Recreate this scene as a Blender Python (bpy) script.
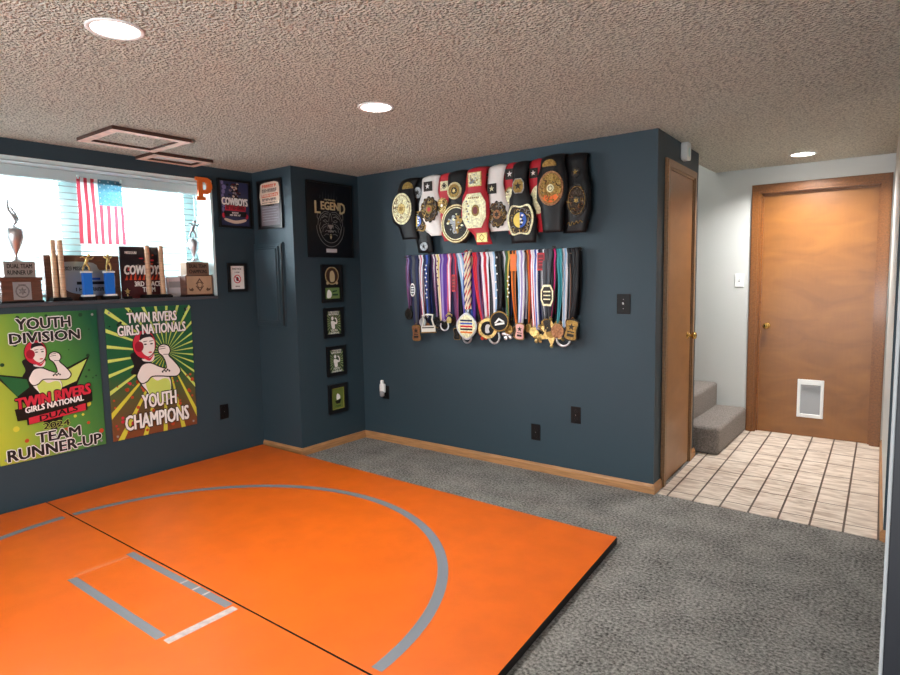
import bpy, math, random
from mathutils import Matrix, Vector
random.seed(7)
PI = math.pi
SC = bpy.context.scene
COL = SC.collection
for o in list(bpy.data.objects):
    bpy.data.objects.remove(o)

# ------------------------------------------------------------------ camera
F_PX, PITCH, YAW, ROLL, CAM_H = 615.06, -0.0974, 0.6508, -0.0183, 1.404
def cam_axes():
    cy, sy, cp, sp = math.cos(YAW), math.sin(YAW), math.cos(PITCH), math.sin(PITCH)
    w = Vector((-sy*cp, cy*cp, sp)); r = Vector((cy, sy, 0)); u = r.cross(w)
    r2 = r*math.cos(ROLL) + u*math.sin(ROLL); u2 = -r*math.sin(ROLL) + u*math.cos(ROLL)
    return r2, u2, w
_r, _u, _w = cam_axes()
cd = bpy.data.cameras.new('camera'); cam = bpy.data.objects.new('camera', cd); COL.objects.link(cam)
cam.matrix_world = Matrix(((_r.x, _u.x, -_w.x, 0), (_r.y, _u.y, -_w.y, 0), (_r.z, _u.z, -_w.z, CAM_H), (0, 0, 0, 1)))
cd.sensor_fit = 'HORIZONTAL'; cd.sensor_width = 36.0; cd.lens = F_PX/900*36.0
cd.clip_start = 0.02; cd.clip_end = 100
SC.camera = cam

# ------------------------------------------------------------------ world, light, exposure
SC.view_settings.view_transform = 'Standard'; SC.view_settings.look = 'None'
SC.view_settings.gamma = 1; SC.view_settings.use_curve_mapping = False
SC.view_settings.exposure = 0.56
wd = bpy.data.worlds.new('sky'); SC.world = wd; wd.use_nodes = True
wn = wd.node_tree.nodes['Background']
wn.inputs[0].default_value = (0.84, 0.96, 1.0, 1); wn.inputs[1].default_value = 4.0
sl = bpy.data.lights.new('overcast_sun', 'SUN'); sl.energy = 55; sl.angle = math.radians(80); sl.color = (.86, .96, 1.0)
so = bpy.data.objects.new('overcast_sun', sl); COL.objects.link(so); so.rotation_euler = Vector((-.70, -.62, .38)).to_track_quat('Z', 'Y').to_euler()
pl = bpy.data.lights.new('window_daylight', 'AREA'); pl.shape = 'RECTANGLE'; pl.size = 1.8; pl.size_y = 0.84
pl.cycles.is_portal = True
po = bpy.data.objects.new('window_daylight', pl); COL.objects.link(po)
po.location = (-4.70, 1.80, 1.72); po.rotation_euler = (0, -PI/2, 0)
rl = bpy.data.lights.new('rear_fill_light', 'AREA'); rl.shape = 'RECTANGLE'; rl.size = 2.6; rl.size_y = 1.1; rl.energy = 205; rl.color = (.97, .985, 1.0)
ro = bpy.data.objects.new('rear_fill_light', rl); COL.objects.link(ro); ro.location = (-1.2, -2.36, 1.0); ro.rotation_euler = (math.radians(132), 0, 0)  # unseen fill lamp added behind the camera to brighten the ceiling; no window there
CAN_POWER = 14.0
CAN_COLOR = (1.0, 0.95, 0.90)

# ------------------------------------------------------------------ geometry constants (metres)
CEIL = 2.28
XL, XB, YA, YD = -4.37, -3.877, 3.11, 3.82      # window wall, column face, column front, belt wall
YE = 5.85                                        # hall end wall
CL0, CL1 = (-1.295, YD), (-1.335, 4.83)          # closet side wall
HR0, HR1 = (-0.09, 3.80), (-0.178, YE)           # hall right wall
XR, YN = 1.8, -2.4                               # room ends behind the camera

# ------------------------------------------------------------------ materials
MATS = {}
def lin(c):
    return tuple(((v/255)/12.92 if v/255 <= .04045 else ((v/255+.055)/1.055)**2.4) for v in c)
def M(name, rgb=None, rough=.5, metal=0.0, spec=.5, emit=0, noise=None, bump=None, coat=0, trans=None):
    """rgb in display values 0-255; noise=(scale, amount, stretch) colour variation; bump=(scale, strength, dist)"""
    if name in MATS: return MATS[name]
    m = bpy.data.materials.new(name); MATS[name] = m; m.use_nodes = True
    nt = m.node_tree; b = nt.nodes['Principled BSDF']
    c = lin(rgb); b.inputs['Base Color'].default_value = (*c, 1); m.diffuse_color = (*c, 1)
    b.inputs['Roughness'].default_value = rough; b.inputs['Metallic'].default_value = metal
    b.inputs['Specular IOR Level'].default_value = spec
    if coat: b.inputs['Coat Weight'].default_value = coat; b.inputs['Coat Roughness'].default_value = .15
    if emit:
        b.inputs['Emission Color'].default_value = (*c, 1); b.inputs['Emission Strength'].default_value = emit
    L = nt.links.new
    if noise or bump:
        tc = nt.nodes.new('ShaderNodeTexCoord'); mp = nt.nodes.new('ShaderNodeMapping'); L(tc.outputs['Object'], mp.inputs[0])
        if noise and len(noise) > 2: mp.inputs['Scale'].default_value = noise[2]
    if noise:
        n = nt.nodes.new('ShaderNodeTexNoise'); n.inputs['Scale'].default_value = noise[0]; n.inputs['Detail'].default_value = 4
        L(mp.outputs[0], n.inputs['Vector'])
        r = nt.nodes.new('ShaderNodeValToRGB'); a = noise[1]
        r.color_ramp.elements[0].position = .3; r.color_ramp.elements[1].position = .7
        r.color_ramp.elements[0].color = (*[v*(1-a) for v in c], 1); r.color_ramp.elements[1].color = (*[min(1, v*(1+a)) for v in c], 1)
        L(n.outputs['Fac'], r.inputs[0]); L(r.outputs[0], b.inputs['Base Color'])
    if bump:
        n2 = nt.nodes.new('ShaderNodeTexNoise'); n2.inputs['Scale'].default_value = bump[0]; n2.inputs['Detail'].default_value = 3
        L(tc.outputs['Object'], n2.inputs['Vector'])
        bn = nt.nodes.new('ShaderNodeBump'); bn.inputs['Strength'].default_value = bump[1]; bn.inputs['Distance'].default_value = bump[2]
        L(n2.outputs['Fac'], bn.inputs['Height']); L(bn.outputs[0], b.inputs['Normal'])
    return m

NAVY = M('navy_wall_paint', (49, 67, 77), .55, spec=.35, bump=(90, .15, .004))
WHITEWALL = M('white_wall_paint', (205, 208, 206), .6, bump=(90, .15, .004))
WHITE = M('white_paint', (235, 238, 238), .45)
BLACK = M('black_plastic', (12, 12, 14), .45, spec=.3)
BLACKM = M('black_frame', (18, 18, 20), .35)
VINYL = M('window_vinyl', (205, 232, 232), .35)
SLAT = M('blind_slat', (176, 186, 187), .4)
ORANGE = M('orange_vinyl', (216, 98, 14), .36, spec=.6, noise=(7, .07), bump=(260, .10, .002))
MATSIDE = M('mat_foam', (24, 24, 26), .7)
TAPE = M('grey_mat_line', (116, 122, 130), .5)
TAPEW = M('white_mat_tape', (178, 168, 166), .5, noise=(40, .2))
SILVER = M('silver', (205, 205, 208), .4, metal=1)
DSILVER = M('aged_silver', (150, 150, 152), .35, metal=1, noise=(70, .35), bump=(120, .8, .006))
GOLD = M('gold', (208, 182, 118), .3, metal=.9, noise=(70, .35), bump=(120, .8, .006))
DGOLD = M('antique_gold', (150, 120, 66), .4, metal=.85, noise=(70, .35), bump=(120, .8, .006))
BRONZE = M('bronze', (148, 104, 74), .4, metal=.85, noise=(70, .35), bump=(120, .8, .006))
PGOLD = M('pale_gold', (230, 220, 180), .4, metal=.3, noise=(70, .35), bump=(120, .8, .006))
BRASS = M('brass', (196, 160, 90), .22, metal=1)
DARKM = M('dark_metal', (45, 42, 38), .4, metal=.6, noise=(70, .35), bump=(120, .8, .006))
RED = M('red_leather', (186, 34, 48), .5)
MAROON = M('maroon_leather', (110, 22, 36), .5)
WLEATH = M('white_leather', (236, 234, 230), .5)
BLEATH = M('black_leather', (13, 13, 16), .5, spec=.35, bump=(200, .2, .002))
BLUE = M('blue_enamel', (40, 90, 190), .35)
OCHRE = M('amber_enamel', (226, 110, 40), .35)
YEL = M('yellow_enamel', (232, 206, 90), .35)
OAK = M('oak_trim', (176, 128, 84), .45, noise=(6, .25, (1, 1, 14)), coat=.1)
DWOOD = M('trophy_wood', (96, 62, 48), .4, noise=(8, .3, (1, 12, 1)), coat=.2)
LWOOD = M('light_trophy_wood', (196, 160, 128), .45, noise=(8, .2, (1, 12, 1)))
PLAQ = M('pale_wood_plate', (178, 150, 122), .45, noise=(10, .15))
GREY = M('grey_plastic', (150, 152, 155), .4)
CARPETST = M('stair_carpet', (150, 143, 138), .95, spec=.1, noise=(110, .35), bump=(160, 1.0, .02))

def wood_door(name, rgb, dark):
    m = bpy.data.materials.new(name); m.use_nodes = True; nt = m.node_tree; b = nt.nodes['Principled BSDF']; L = nt.links.new
    tc = nt.nodes.new('ShaderNodeTexCoord'); mp = nt.nodes.new('ShaderNodeMapping'); mp.inputs['Scale'].default_value = (1.0, 2.6, 1)
    L(tc.outputs['Object'], mp.inputs[0])
    n = nt.nodes.new('ShaderNodeTexNoise'); n.inputs['Scale'].default_value = 2.2; n.inputs['Detail'].default_value = 5; n.inputs['Distortion'].default_value = 1.2
    L(mp.outputs[0], n.inputs['Vector'])
    mp2 = nt.nodes.new('ShaderNodeMapping'); mp2.inputs['Scale'].default_value = (30, 3.5, 1); L(tc.outputs['Object'], mp2.inputs[0])
    n2 = nt.nodes.new('ShaderNodeTexNoise'); n2.inputs['Scale'].default_value = 2; n2.inputs['Detail'].default_value = 4; L(mp2.outputs[0], n2.inputs['Vector'])
    mx = nt.nodes.new('ShaderNodeMath'); mx.operation = 'MULTIPLY_ADD'; mx.inputs[1].default_value = .16; L(n2.outputs['Fac'], mx.inputs[0]); L(n.outputs['Fac'], mx.inputs[2])
    r = nt.nodes.new('ShaderNodeValToRGB'); e = r.color_ramp.elements
    e[0].position = .26; e[0].color = (*lin(dark), 1); e[1].position = .86; e[1].color = (*lin(rgb), 1)
    L(mx.outputs[0], r.inputs[0]); L(r.outputs[0], b.inputs['Base Color'])
    b.inputs['Roughness'].default_value = .38; b.inputs['Coat Weight'].default_value = .2; b.inputs['Coat Roughness'].default_value = .3
    return m
DOORWOOD = wood_door('door_veneer', (150, 96, 38), (116, 70, 24))
DOORWOOD2 = wood_door('closet_veneer', (160, 112, 66), (134, 90, 50))
CASING = M('stained_casing', (126, 76, 30), .4, noise=(6, .25, (14, 14, 1)), coat=.2)
CASING2 = M('closet_casing', (140, 104, 70), .42, noise=(6, .2, (14, 14, 1)), coat=.1)

def popcorn(name, rgb, scale, strength, dist):
    m = bpy.data.materials.new(name); m.use_nodes = True; nt = m.node_tree; b = nt.nodes['Principled BSDF']; L = nt.links.new
    tc = nt.nodes.new('ShaderNodeTexCoord')
    v = nt.nodes.new('ShaderNodeTexVoronoi'); v.feature = 'SMOOTH_F1'; v.inputs['Scale'].default_value = scale; L(tc.outputs['Object'], v.inputs['Vector'])
    n = nt.nodes.new('ShaderNodeTexNoise'); n.inputs['Scale'].default_value = scale*1.6; n.inputs['Detail'].default_value = 3; L(tc.outputs['Object'], n.inputs['Vector'])
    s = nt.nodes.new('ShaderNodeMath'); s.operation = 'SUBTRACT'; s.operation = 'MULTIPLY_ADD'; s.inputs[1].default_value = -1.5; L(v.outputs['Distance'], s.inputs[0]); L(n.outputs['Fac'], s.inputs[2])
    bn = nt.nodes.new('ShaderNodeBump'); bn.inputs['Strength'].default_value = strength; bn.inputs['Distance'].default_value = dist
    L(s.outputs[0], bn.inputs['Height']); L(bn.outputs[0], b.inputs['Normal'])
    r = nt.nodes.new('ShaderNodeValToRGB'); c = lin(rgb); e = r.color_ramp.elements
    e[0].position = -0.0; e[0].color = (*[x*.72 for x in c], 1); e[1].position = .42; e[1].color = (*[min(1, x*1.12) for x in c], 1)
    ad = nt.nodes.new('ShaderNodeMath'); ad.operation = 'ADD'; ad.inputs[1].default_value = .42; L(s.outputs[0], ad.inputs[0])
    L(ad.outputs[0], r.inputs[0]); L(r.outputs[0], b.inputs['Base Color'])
    b.inputs['Roughness'].default_value = .9; b.inputs['Specular IOR Level'].default_value = .1
    return m
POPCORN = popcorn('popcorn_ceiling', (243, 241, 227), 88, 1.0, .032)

def carpet():
    m = bpy.data.materials.new('grey_carpet'); m.use_nodes = True; nt = m.node_tree; b = nt.nodes['Principled BSDF']; L = nt.links.new
    tc = nt.nodes.new('ShaderNodeTexCoord')
    n1 = nt.nodes.new('ShaderNodeTexNoise'); n1.inputs['Scale'].default_value = 75; n1.inputs['Detail'].default_value = 6; n1.inputs['Roughness'].default_value = .65; L(tc.outputs['Object'], n1.inputs['Vector'])
    n2 = nt.nodes.new('ShaderNodeTexNoise'); n2.inputs['Scale'].default_value = 5; n2.inputs['Detail'].default_value = 5; L(tc.outputs['Object'], n2.inputs['Vector'])
    a = nt.nodes.new('ShaderNodeMath'); a.operation = 'MULTIPLY_ADD'; a.inputs[1].default_value = .22; L(n2.outputs['Fac'], a.inputs[0]); L(n1.outputs['Fac'], a.inputs[2])
    r = nt.nodes.new('ShaderNodeValToRGB'); e = r.color_ramp.elements
    e[0].position = .44; e[0].color = (*lin((80, 79, 76)), 1); e[1].position = .80; e[1].color = (*lin((216, 213, 207)), 1)
    L(a.outputs[0], r.inputs[0]); L(r.outputs[0], b.inputs['Base Color'])
    bn = nt.nodes.new('ShaderNodeBump'); bn.inputs['Strength'].default_value = 1; bn.inputs['Distance'].default_value = .035
    L(n1.outputs['Fac'], bn.inputs['Height']); L(bn.outputs[0], b.inputs['Normal'])
    b.inputs['Roughness'].default_value = 1; b.inputs['Specular IOR Level'].default_value = .05
    return m
CARPET = carpet()

def tile():
    m = bpy.data.materials.new('hall_tile'); m.use_nodes = True; nt = m.node_tree; b = nt.nodes['Principled BSDF']; L = nt.links.new
    tc = nt.nodes.new('ShaderNodeTexCoord'); sp = nt.nodes.new('ShaderNodeSeparateXYZ'); L(tc.outputs['Object'], sp.inputs[0])
    def math_(op, a, bb=None, c=None):
        n = nt.nodes.new('ShaderNodeMath'); n.operation = op
        for i, x in enumerate((a, bb, c)):
            if x is None: continue
            if isinstance(x, (int, float)): n.inputs[i].default_value = x
            else: L(x, n.inputs[i])
        return n.outputs[0]
    xs = math_('MULTIPLY_ADD', sp.outputs['Y'], .037, sp.outputs['X'])          # the rows run a touch askew
    u = math_('DIVIDE', math_('ADD', xs, .753), .157); v = math_('DIVIDE', math_('ADD', sp.outputs['Y'], -3.93), .30)
    fu = math_('ABSOLUTE', math_('SUBTRACT', math_('FRACT', math_('ADD', u, 20.5)), .5)); fv = math_('ABSOLUTE', math_('SUBTRACT', math_('FRACT', math_('ADD', v, 20.5)), .5))
    gu = math_('LESS_THAN', fu, .035); gv = math_('LESS_THAN', fv, .016)
    mp = nt.nodes.new('ShaderNodeMapping'); mp.inputs['Scale'].default_value = (3, 11, 1); L(tc.outputs['Object'], mp.inputs[0])
    n = nt.nodes.new('ShaderNodeTexNoise'); n.inputs['Scale'].default_value = 2.2; n.inputs['Detail'].default_value = 5; n.inputs['Distortion'].default_value = .8; L(mp.outputs[0], n.inputs['Vector'])
    r = nt.nodes.new('ShaderNodeValToRGB'); e = r.color_ramp.elements
    e[0].position = .3; e[0].color = (*lin((176, 158, 142)), 1); e[1].position = .6; e[1].color = (*lin((222, 210, 196)), 1)
    L(n.outputs['Fac'], r.inputs[0])
    m1 = nt.nodes.new('ShaderNodeMixRGB'); L(gv, m1.inputs[0]); L(r.outputs[0], m1.inputs[1]); m1.inputs[2].default_value = (*lin((104, 88, 76)), 1)
    m2 = nt.nodes.new('ShaderNodeMixRGB'); L(gu, m2.inputs[0]); L(m1.outputs[0], m2.inputs[1]); m2.inputs[2].default_value = (*lin((84, 70, 60)), 1)
    L(m2.outputs[0], b.inputs['Base Color']); b.inputs['Roughness'].default_value = .45
    g = math_('MAXIMUM', gu, gv); inv = math_('SUBTRACT', 1, g)
    bn = nt.nodes.new('ShaderNodeBump'); bn.inputs['Strength'].default_value = .6; bn.inputs['Distance'].default_value = .004; L(inv, bn.inputs['Height']); L(bn.outputs[0], b.inputs['Normal'])
    return m
TILE = tile()

def mix_shader(name, kind, col, fac, rough=0.0):
    m = bpy.data.materials.new(name); m.use_nodes = True; nt = m.node_tree; nt.nodes.clear(); L = nt.links.new
    out = nt.nodes.new('ShaderNodeOutputMaterial'); mx = nt.nodes.new('ShaderNodeMixShader'); mx.inputs[0].default_value = fac
    if kind == 'glass':
        a = nt.nodes.new('ShaderNodeBsdfTransparent'); b = nt.nodes.new('ShaderNodeBsdfGlossy'); b.inputs['Roughness'].default_value = .02
    else:
        a = nt.nodes.new('ShaderNodeBsdfDiffuse'); b = nt.nodes.new('ShaderNodeBsdfTranslucent')
        a.inputs[0].default_value = (*lin(col), 1); b.inputs[0].default_value = (*lin(col), 1)
    L(a.outputs[0], mx.inputs[1]); L(b.outputs[0], mx.inputs[2]); L(mx.outputs[0], out.inputs[0])
    return m
GLASS = mix_shader('window_glass', 'glass', None, .07)
FLAGR = mix_shader('flag_red_cloth', 'cloth', (208, 80, 96), .6)
FLAGW = mix_shader('flag_white_cloth', 'cloth', (240, 240, 240), .6)
FLAGB = mix_shader('flag_blue_cloth', 'cloth', (90, 140, 160), .6)

def gradient(name, c0, c1, c2, d):
    """printed colour wash across a sheet (object space)"""
    m = bpy.data.materials.new(name); m.use_nodes = True; nt = m.node_tree; b = nt.nodes['Principled BSDF']; L = nt.links.new
    tc = nt.nodes.new('ShaderNodeTexCoord'); dt = nt.nodes.new('ShaderNodeVectorMath'); dt.operation = 'DOT_PRODUCT'; dt.inputs[1].default_value = d
    L(tc.outputs['Object'], dt.inputs[0])
    ad = nt.nodes.new('ShaderNodeMath'); ad.operation = 'ADD'; ad.inputs[1].default_value = .5; L(dt.outputs['Value'], ad.inputs[0])
    r = nt.nodes.new('ShaderNodeValToRGB'); e = r.color_ramp.elements
    e[0].color = (*lin(c0), 1); e[1].color = (*lin(c2), 1); k = e.new(.5); k.color = (*lin(c1), 1)
    L(ad.outputs[0], r.inputs[0]); L(r.outputs[0], b.inputs['Base Color']); b.inputs['Roughness'].default_value = .35
    return m

# ------------------------------------------------------------------ mesh builder
class MB:
    def __init__(s): s.v = []; s.f = []; s.m = []; s.sm = []; s.T = None
    def add(s, vs, fs, mat, smooth=False):
        b = len(s.v)
        s.v += [tuple(s.T @ Vector(p)) if s.T else tuple(p) for p in vs]
        for f in fs: s.f.append(tuple(i+b for i in f)); s.m.append(mat); s.sm.append(smooth)
        return s
    def box(s, x0, x1, y0, y1, z0, z1, mat):
        return s.add([(x, y, z) for x in (x0, x1) for y in (y0, y1) for z in (z0, z1)],
                     [(0, 1, 3, 2), (4, 6, 7, 5), (0, 4, 5, 1), (2, 3, 7, 6), (0, 2, 6, 4), (1, 5, 7, 3)], mat)
    def prism(s, pts, z0, z1, mat, side=None):
        n = len(pts)
        s.add([(x, y, z1) for x, y in pts], [tuple(range(n))], mat)
        s.add([(x, y, z0) for x, y in pts] + [(x, y, z1) for x, y in pts], [tuple(range(n))[::-1]] + [(i, (i+1) % n, n+(i+1) % n, n+i) for i in range(n)], side or mat)
        return s
    def poly(s, pts, z, mat):
        return s.add([(x, y, z) for x, y in pts], [tuple(range(len(pts)))], mat)
    def foot(s, pts, z0, z1, mat, mats=None):            # footprint in XY extruded upwards, a material per side
        n = len(pts); area = sum(pts[i][0]*pts[(i+1) % n][1]-pts[(i+1) % n][0]*pts[i][1] for i in range(n))
        vs = [(x, y, z0) for x, y in pts] + [(x, y, z1) for x, y in pts]
        for i in range(n):
            j = (i+1) % n
            s.add([vs[i], vs[j], vs[n+j], vs[n+i]], [(0, 1, 2, 3)], (mats or {}).get(i, mat))
        s.add(vs[n:], [tuple(range(n))], mat); s.add(vs[:n], [tuple(range(n))[::-1]], mat)
        return s
    def lathe(s, prof, mat, n=24, c=(0, 0, 0), axis='z', smooth=True):
        vs = []; fs = []
        for r, h in prof:
            for k in range(n):
                a = 2*PI*k/n; x, y = r*math.cos(a), r*math.sin(a)
                p = (x, y, h) if axis == 'z' else ((y, h, x) if axis == 'y' else (h, x, y))
                vs.append((p[0]+c[0], p[1]+c[1], p[2]+c[2]))
        for i in range(len(prof)-1):
            for k in range(n): fs.append((i*n+k, i*n+(k+1) % n, (i+1)*n+(k+1) % n, (i+1)*n+k))
        s.add(vs, fs, mat, smooth)
        if prof[0][0] > 1e-5: s.add(vs[:n], [tuple(range(n))[::-1]], mat)
        if prof[-1][0] > 1e-5: s.add(vs[-n:], [tuple(range(n))], mat)
        return s
    def tube(s, pts, r, mat, n=10, close=False):
        P = [Vector(p) for p in pts]; R = r if isinstance(r, (list, tuple)) else [r]*len(P); vs = []; fs = []; N = len(P)
        up = Vector((.13, .31, .94))
        for i, p in enumerate(P):
            t = (P[(i+1) % N]-P[i-1]) if close else (P[min(i+1, N-1)]-P[max(i-1, 0)])
            t.normalize(); a = t.cross(up)
            if a.length < 1e-3: a = t.cross(Vector((1, 0, 0)))
            a.normalize(); b = t.cross(a)
            for k in range(n): vs.append(p+a*R[i]*math.cos(2*PI*k/n)+b*R[i]*math.sin(2*PI*k/n))
        for i in range(N if close else N-1):
            for k in range(n): fs.append((i*n+k, i*n+(k+1) % n, ((i+1) % N)*n+(k+1) % n, ((i+1) % N)*n+k))
        s.add(vs, fs, mat, True)
        if not close: s.add(vs[:n], [tuple(range(n))[::-1]], mat); s.add(vs[-n:], [tuple(range(n))], mat)
        return s
    def ball(s, c, r, mat, sx=1, sy=1, sz=1, n=14):
        prof = [(max(1e-6, math.sin(PI*i/8)), -math.cos(PI*i/8)) for i in range(9)]; vs = []; fs = []
        for q, h in prof:
            for k in range(n): vs.append((c[0]+r*sx*q*math.cos(2*PI*k/n), c[1]+r*sy*q*math.sin(2*PI*k/n), c[2]+r*sz*h))
        for i in range(8):
            for k in range(n): fs.append((i*n+k, i*n+(k+1) % n, (i+1)*n+(k+1) % n, (i+1)*n+k))
        return s.add(vs, fs, mat, True)
    def disc(s, x, y, z, r, mat, ry=None, n=20):
        return s.poly([(x+r*math.cos(2*PI*k/n), y+(ry or r)*math.sin(2*PI*k/n)) for k in range(n)], z, mat)
    def ring(s, x, y, z, r0, r1, mat, ry0=None, ry1=None, n=32, a0=0, a1=2*PI, h=0):
        vs = []; fs = []; full = abs(a1-a0-2*PI) < 1e-6; N = n if full else n+1
        for k in range(N):
            a = a0+(a1-a0)*k/n; c_, s_ = math.cos(a), math.sin(a)
            vs += [(x+r0*c_, y+(ry0 or r0)*s_, z), (x+r1*c_, y+(ry1 or r1)*s_, z)]
        for k in range(n): i, j = 2*k, 2*((k+1) % N); fs.append((i, i+1, j+1, j))
        s.add(vs, fs, mat)
        if h:
            m = len(vs); vs2 = [(a, b, c-h) for a, b, c in vs]
            s.add(vs+vs2, [(2*k+1, m+2*k+1, m+2*((k+1) % N)+1, 2*((k+1) % N)+1) for k in range(n)] + [(2*k, 2*((k+1) % N), m+2*((k+1) % N), m+2*k) for k in range(n)], mat)
        return s
    def text(s, string, box, z, mat, bold=.0, shear=0, rise=0, outline=None, ow=.02):
        """lettering fitted to a box; weight and outline come from shifted copies of the strokes"""
        x0, y0, x1, y1 = box
        cu = bpy.data.curves.new('t', 'FONT'); cu.body = string; cu.resolution_u = 2
        ob = bpy.data.objects.new('t', cu); me = bpy.data.meshes.new_from_object(ob)
        P = [v.co.copy() for v in me.vertices]; F = [tuple(f.vertices) for f in me.polygons]
        bpy.data.objects.remove(ob); bpy.data.meshes.remove(me); bpy.data.curves.remove(cu)
        ax, bx = min(p.x for p in P), max(p.x for p in P); ay, by = min(p.y for p in P), max(p.y for p in P)
        h = y1-y0; b_ = bold*h*1.6
        def put(dx, dy, zz, mt):
            s.add([(x0+(p.x-ax)/(bx-ax)*(x1-x0)+shear*((p.y-ay)/(by-ay))*h+dx, y0+(p.y-ay)/(by-ay)*h+rise*((p.x-ax)/(bx-ax))+dy, zz) for p in P], F, mt)
        if outline:
            o_ = ow*h*1.5+b_
            for k in range(8): put(o_*math.cos(PI*k/4), o_*math.sin(PI*k/4), z+.00004*k, outline)
            z += .0006
        for k, (dx, dy) in enumerate(((-b_, -b_*.5), (b_, -b_*.5), (-b_, b_*.5), (b_, b_*.5), (0, 0)) if bold else ((0, 0),)): put(dx, dy, z+.00004*k, mat)
        return s
    def marks(s, box, z, mat, n=7, seed=1):
        """a row of unreadable print"""
        x0, y0, x1, y1 = box; r = random.Random(seed); w = (x1-x0)/n
        for k in range(n):
            a = x0+w*(k+.08); b = a+w*.8; m = (y0+y1)/2; t_ = min((y1-y0)*.28, w*.3)
            s.poly([(a, y0), (a+t_, y0), (a+t_, y1), (a, y1)], z, mat)
            if r.random() < .7: s.poly([(a, y1-t_), (b, y1-t_), (b, y1), (a, y1)], z+.00005, mat)
            if r.random() < .6: s.poly([(a, m-t_/2), (b, m-t_/2), (b, m+t_/2), (a, m+t_/2)], z+.0001, mat)
            if r.random() < .6: s.poly([(b-t_, y0), (b, y0), (b, y1), (b-t_, y1)], z+.00015, mat)
        return s
    def build(s, name, parent=None, bevel=0, loc=None, rot=None, seg=2, solid=0):
        me = bpy.data.meshes.new(name); me.from_pydata(s.v, [], s.f); mats = []
        for m in s.m:
            if m not in mats: mats.append(m)
        for m in mats: me.materials.append(m)
        ix = {m: i for i, m in enumerate(mats)}
        for p, m, sm in zip(me.polygons, s.m, s.sm): p.material_index = ix[m]; p.use_smooth = sm
        me.update()
        o = bpy.data.objects.new(name, me); COL.objects.link(o)
        if parent: o.parent = parent
        if loc: o.location = loc
        if rot: o.rotation_euler = rot
        if solid: d = o.modifiers.new('thick', 'SOLIDIFY'); d.thickness = solid; d.offset = 0
        if bevel: b = o.modifiers.new('bevel', 'BEVEL'); b.width = bevel; b.segments = seg; b.limit_method = 'ANGLE'; b.angle_limit = math.radians(50)
        return o

def smooth(pts, n=5):
    out = []; N = len(pts)
    for i in range(N):
        p0, p1, p2, p3 = [pts[(i+k) % N] for k in (-1, 0, 1, 2)]
        for j in range(n):
            t = j/n
            out.append(tuple(.5*((2*p1[d])+(-p0[d]+p2[d])*t+(2*p0[d]-5*p1[d]+4*p2[d]-p3[d])*t*t+(-p0[d]+3*p1[d]-3*p2[d]+p3[d])*t**3) for d in (0, 1)))
    return out
def ell(rx, ry, n=32, x=0, y=0): return [(x+rx*math.cos(2*PI*k/n), y+ry*math.sin(2*PI*k/n)) for k in range(n)]
def star(r, r2, n=5, x=0, y=0, a=PI/2): return [(x+(r if k % 2 == 0 else r2)*math.cos(a+PI*k/n), y+(r if k % 2 == 0 else r2)*math.sin(a+PI*k/n)) for k in range(2*n)]

def tag(o, label=None, cat=None, group=None, kind=None):
    if label: o['label'] = label
    if cat: o['category'] = cat
    if group: o['group'] = group
    if kind: o['kind'] = kind
    return o
BACK = (PI/2, 0, 0); LEFT = (PI/2, 0, PI/2)
def thing(name, label, cat, loc=(0, 0, 0), rot=(0, 0, 0), group=None):
    o = bpy.data.objects.new(name, None); o.empty_display_size = .05; COL.objects.link(o)
    o.location = loc; o.rotation_euler = rot
    return tag(o, label, cat, group)
def struct(name, mb, **k): return tag(mb.build(name, **k), kind='structure')

# ------------------------------------------------------------------ room shell
struct('floor', MB().foot([(-4.6, YN-.1), (XR+.1, YN-.1), (XR+.1, 3.80), (-.09, 3.80), (-1.27, 3.835), (-1.3, 4.9), (-4.6, 4.9)], -.1, 0, CARPET))
struct('floor_hall', MB().foot([(-1.27, 3.835), (-.09, 3.80), (.0, 3.80), (-.05, 6.05), (-1.4, 6.05), (-1.4, 4.9), (-1.31, 4.9)], -.1, .004, TILE))
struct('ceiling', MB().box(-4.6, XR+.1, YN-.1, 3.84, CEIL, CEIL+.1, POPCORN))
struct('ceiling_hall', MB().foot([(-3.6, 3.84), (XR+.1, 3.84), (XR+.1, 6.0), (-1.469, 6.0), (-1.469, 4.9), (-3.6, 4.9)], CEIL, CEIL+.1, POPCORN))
# window wall with its opening
WY0, WY1, WZ0, WZ1 = .87, 2.73, 1.292, 2.155
w = MB()
w.box(XL-.3, XL, YN, WY0, 0, CEIL, NAVY); w.box(XL-.3, XL, WY1, YA+.05, 0, CEIL, NAVY)
w.box(XL-.3, XL, WY0, WY1, 0, WZ0, NAVY); w.box(XL-.3, XL, WY0, WY1, WZ1, CEIL, NAVY)
struct('wall_left', w)
t = .006                                        # white plastered reveal of the window
struct('trim_1', MB().box(XL-.28, XL+.004, WY1-t, WY1, WZ0, WZ1, M('window_trim_paint', (214, 236, 240), .45)).box(XL-.28, XL+.004, WY0, WY0+t, WZ0, WZ1, M('window_trim_paint', (214, 236, 240), .45))
       .box(XL-.28, XL+.004, WY0, WY1, WZ1-t, WZ1, M('window_trim_paint', (214, 236, 240), .45)).box(XL, XL+.004, WY0-.01, WY1+.012, WZ1-.004, WZ1+.024, M('window_trim_paint', (214, 236, 240), .45))
       .box(XL, XL+.004, WY1-.004, WY1+.012, WZ0, WZ1, M('window_trim_paint', (214, 236, 240), .45)))
struct('trim_2', MB().box(XL-.28, XL+.012, WY0-.01, WY1+.012, WZ0-.02, WZ0+.004, M('sill_paint', (70, 74, 82), .4)), bevel=.004)
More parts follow.
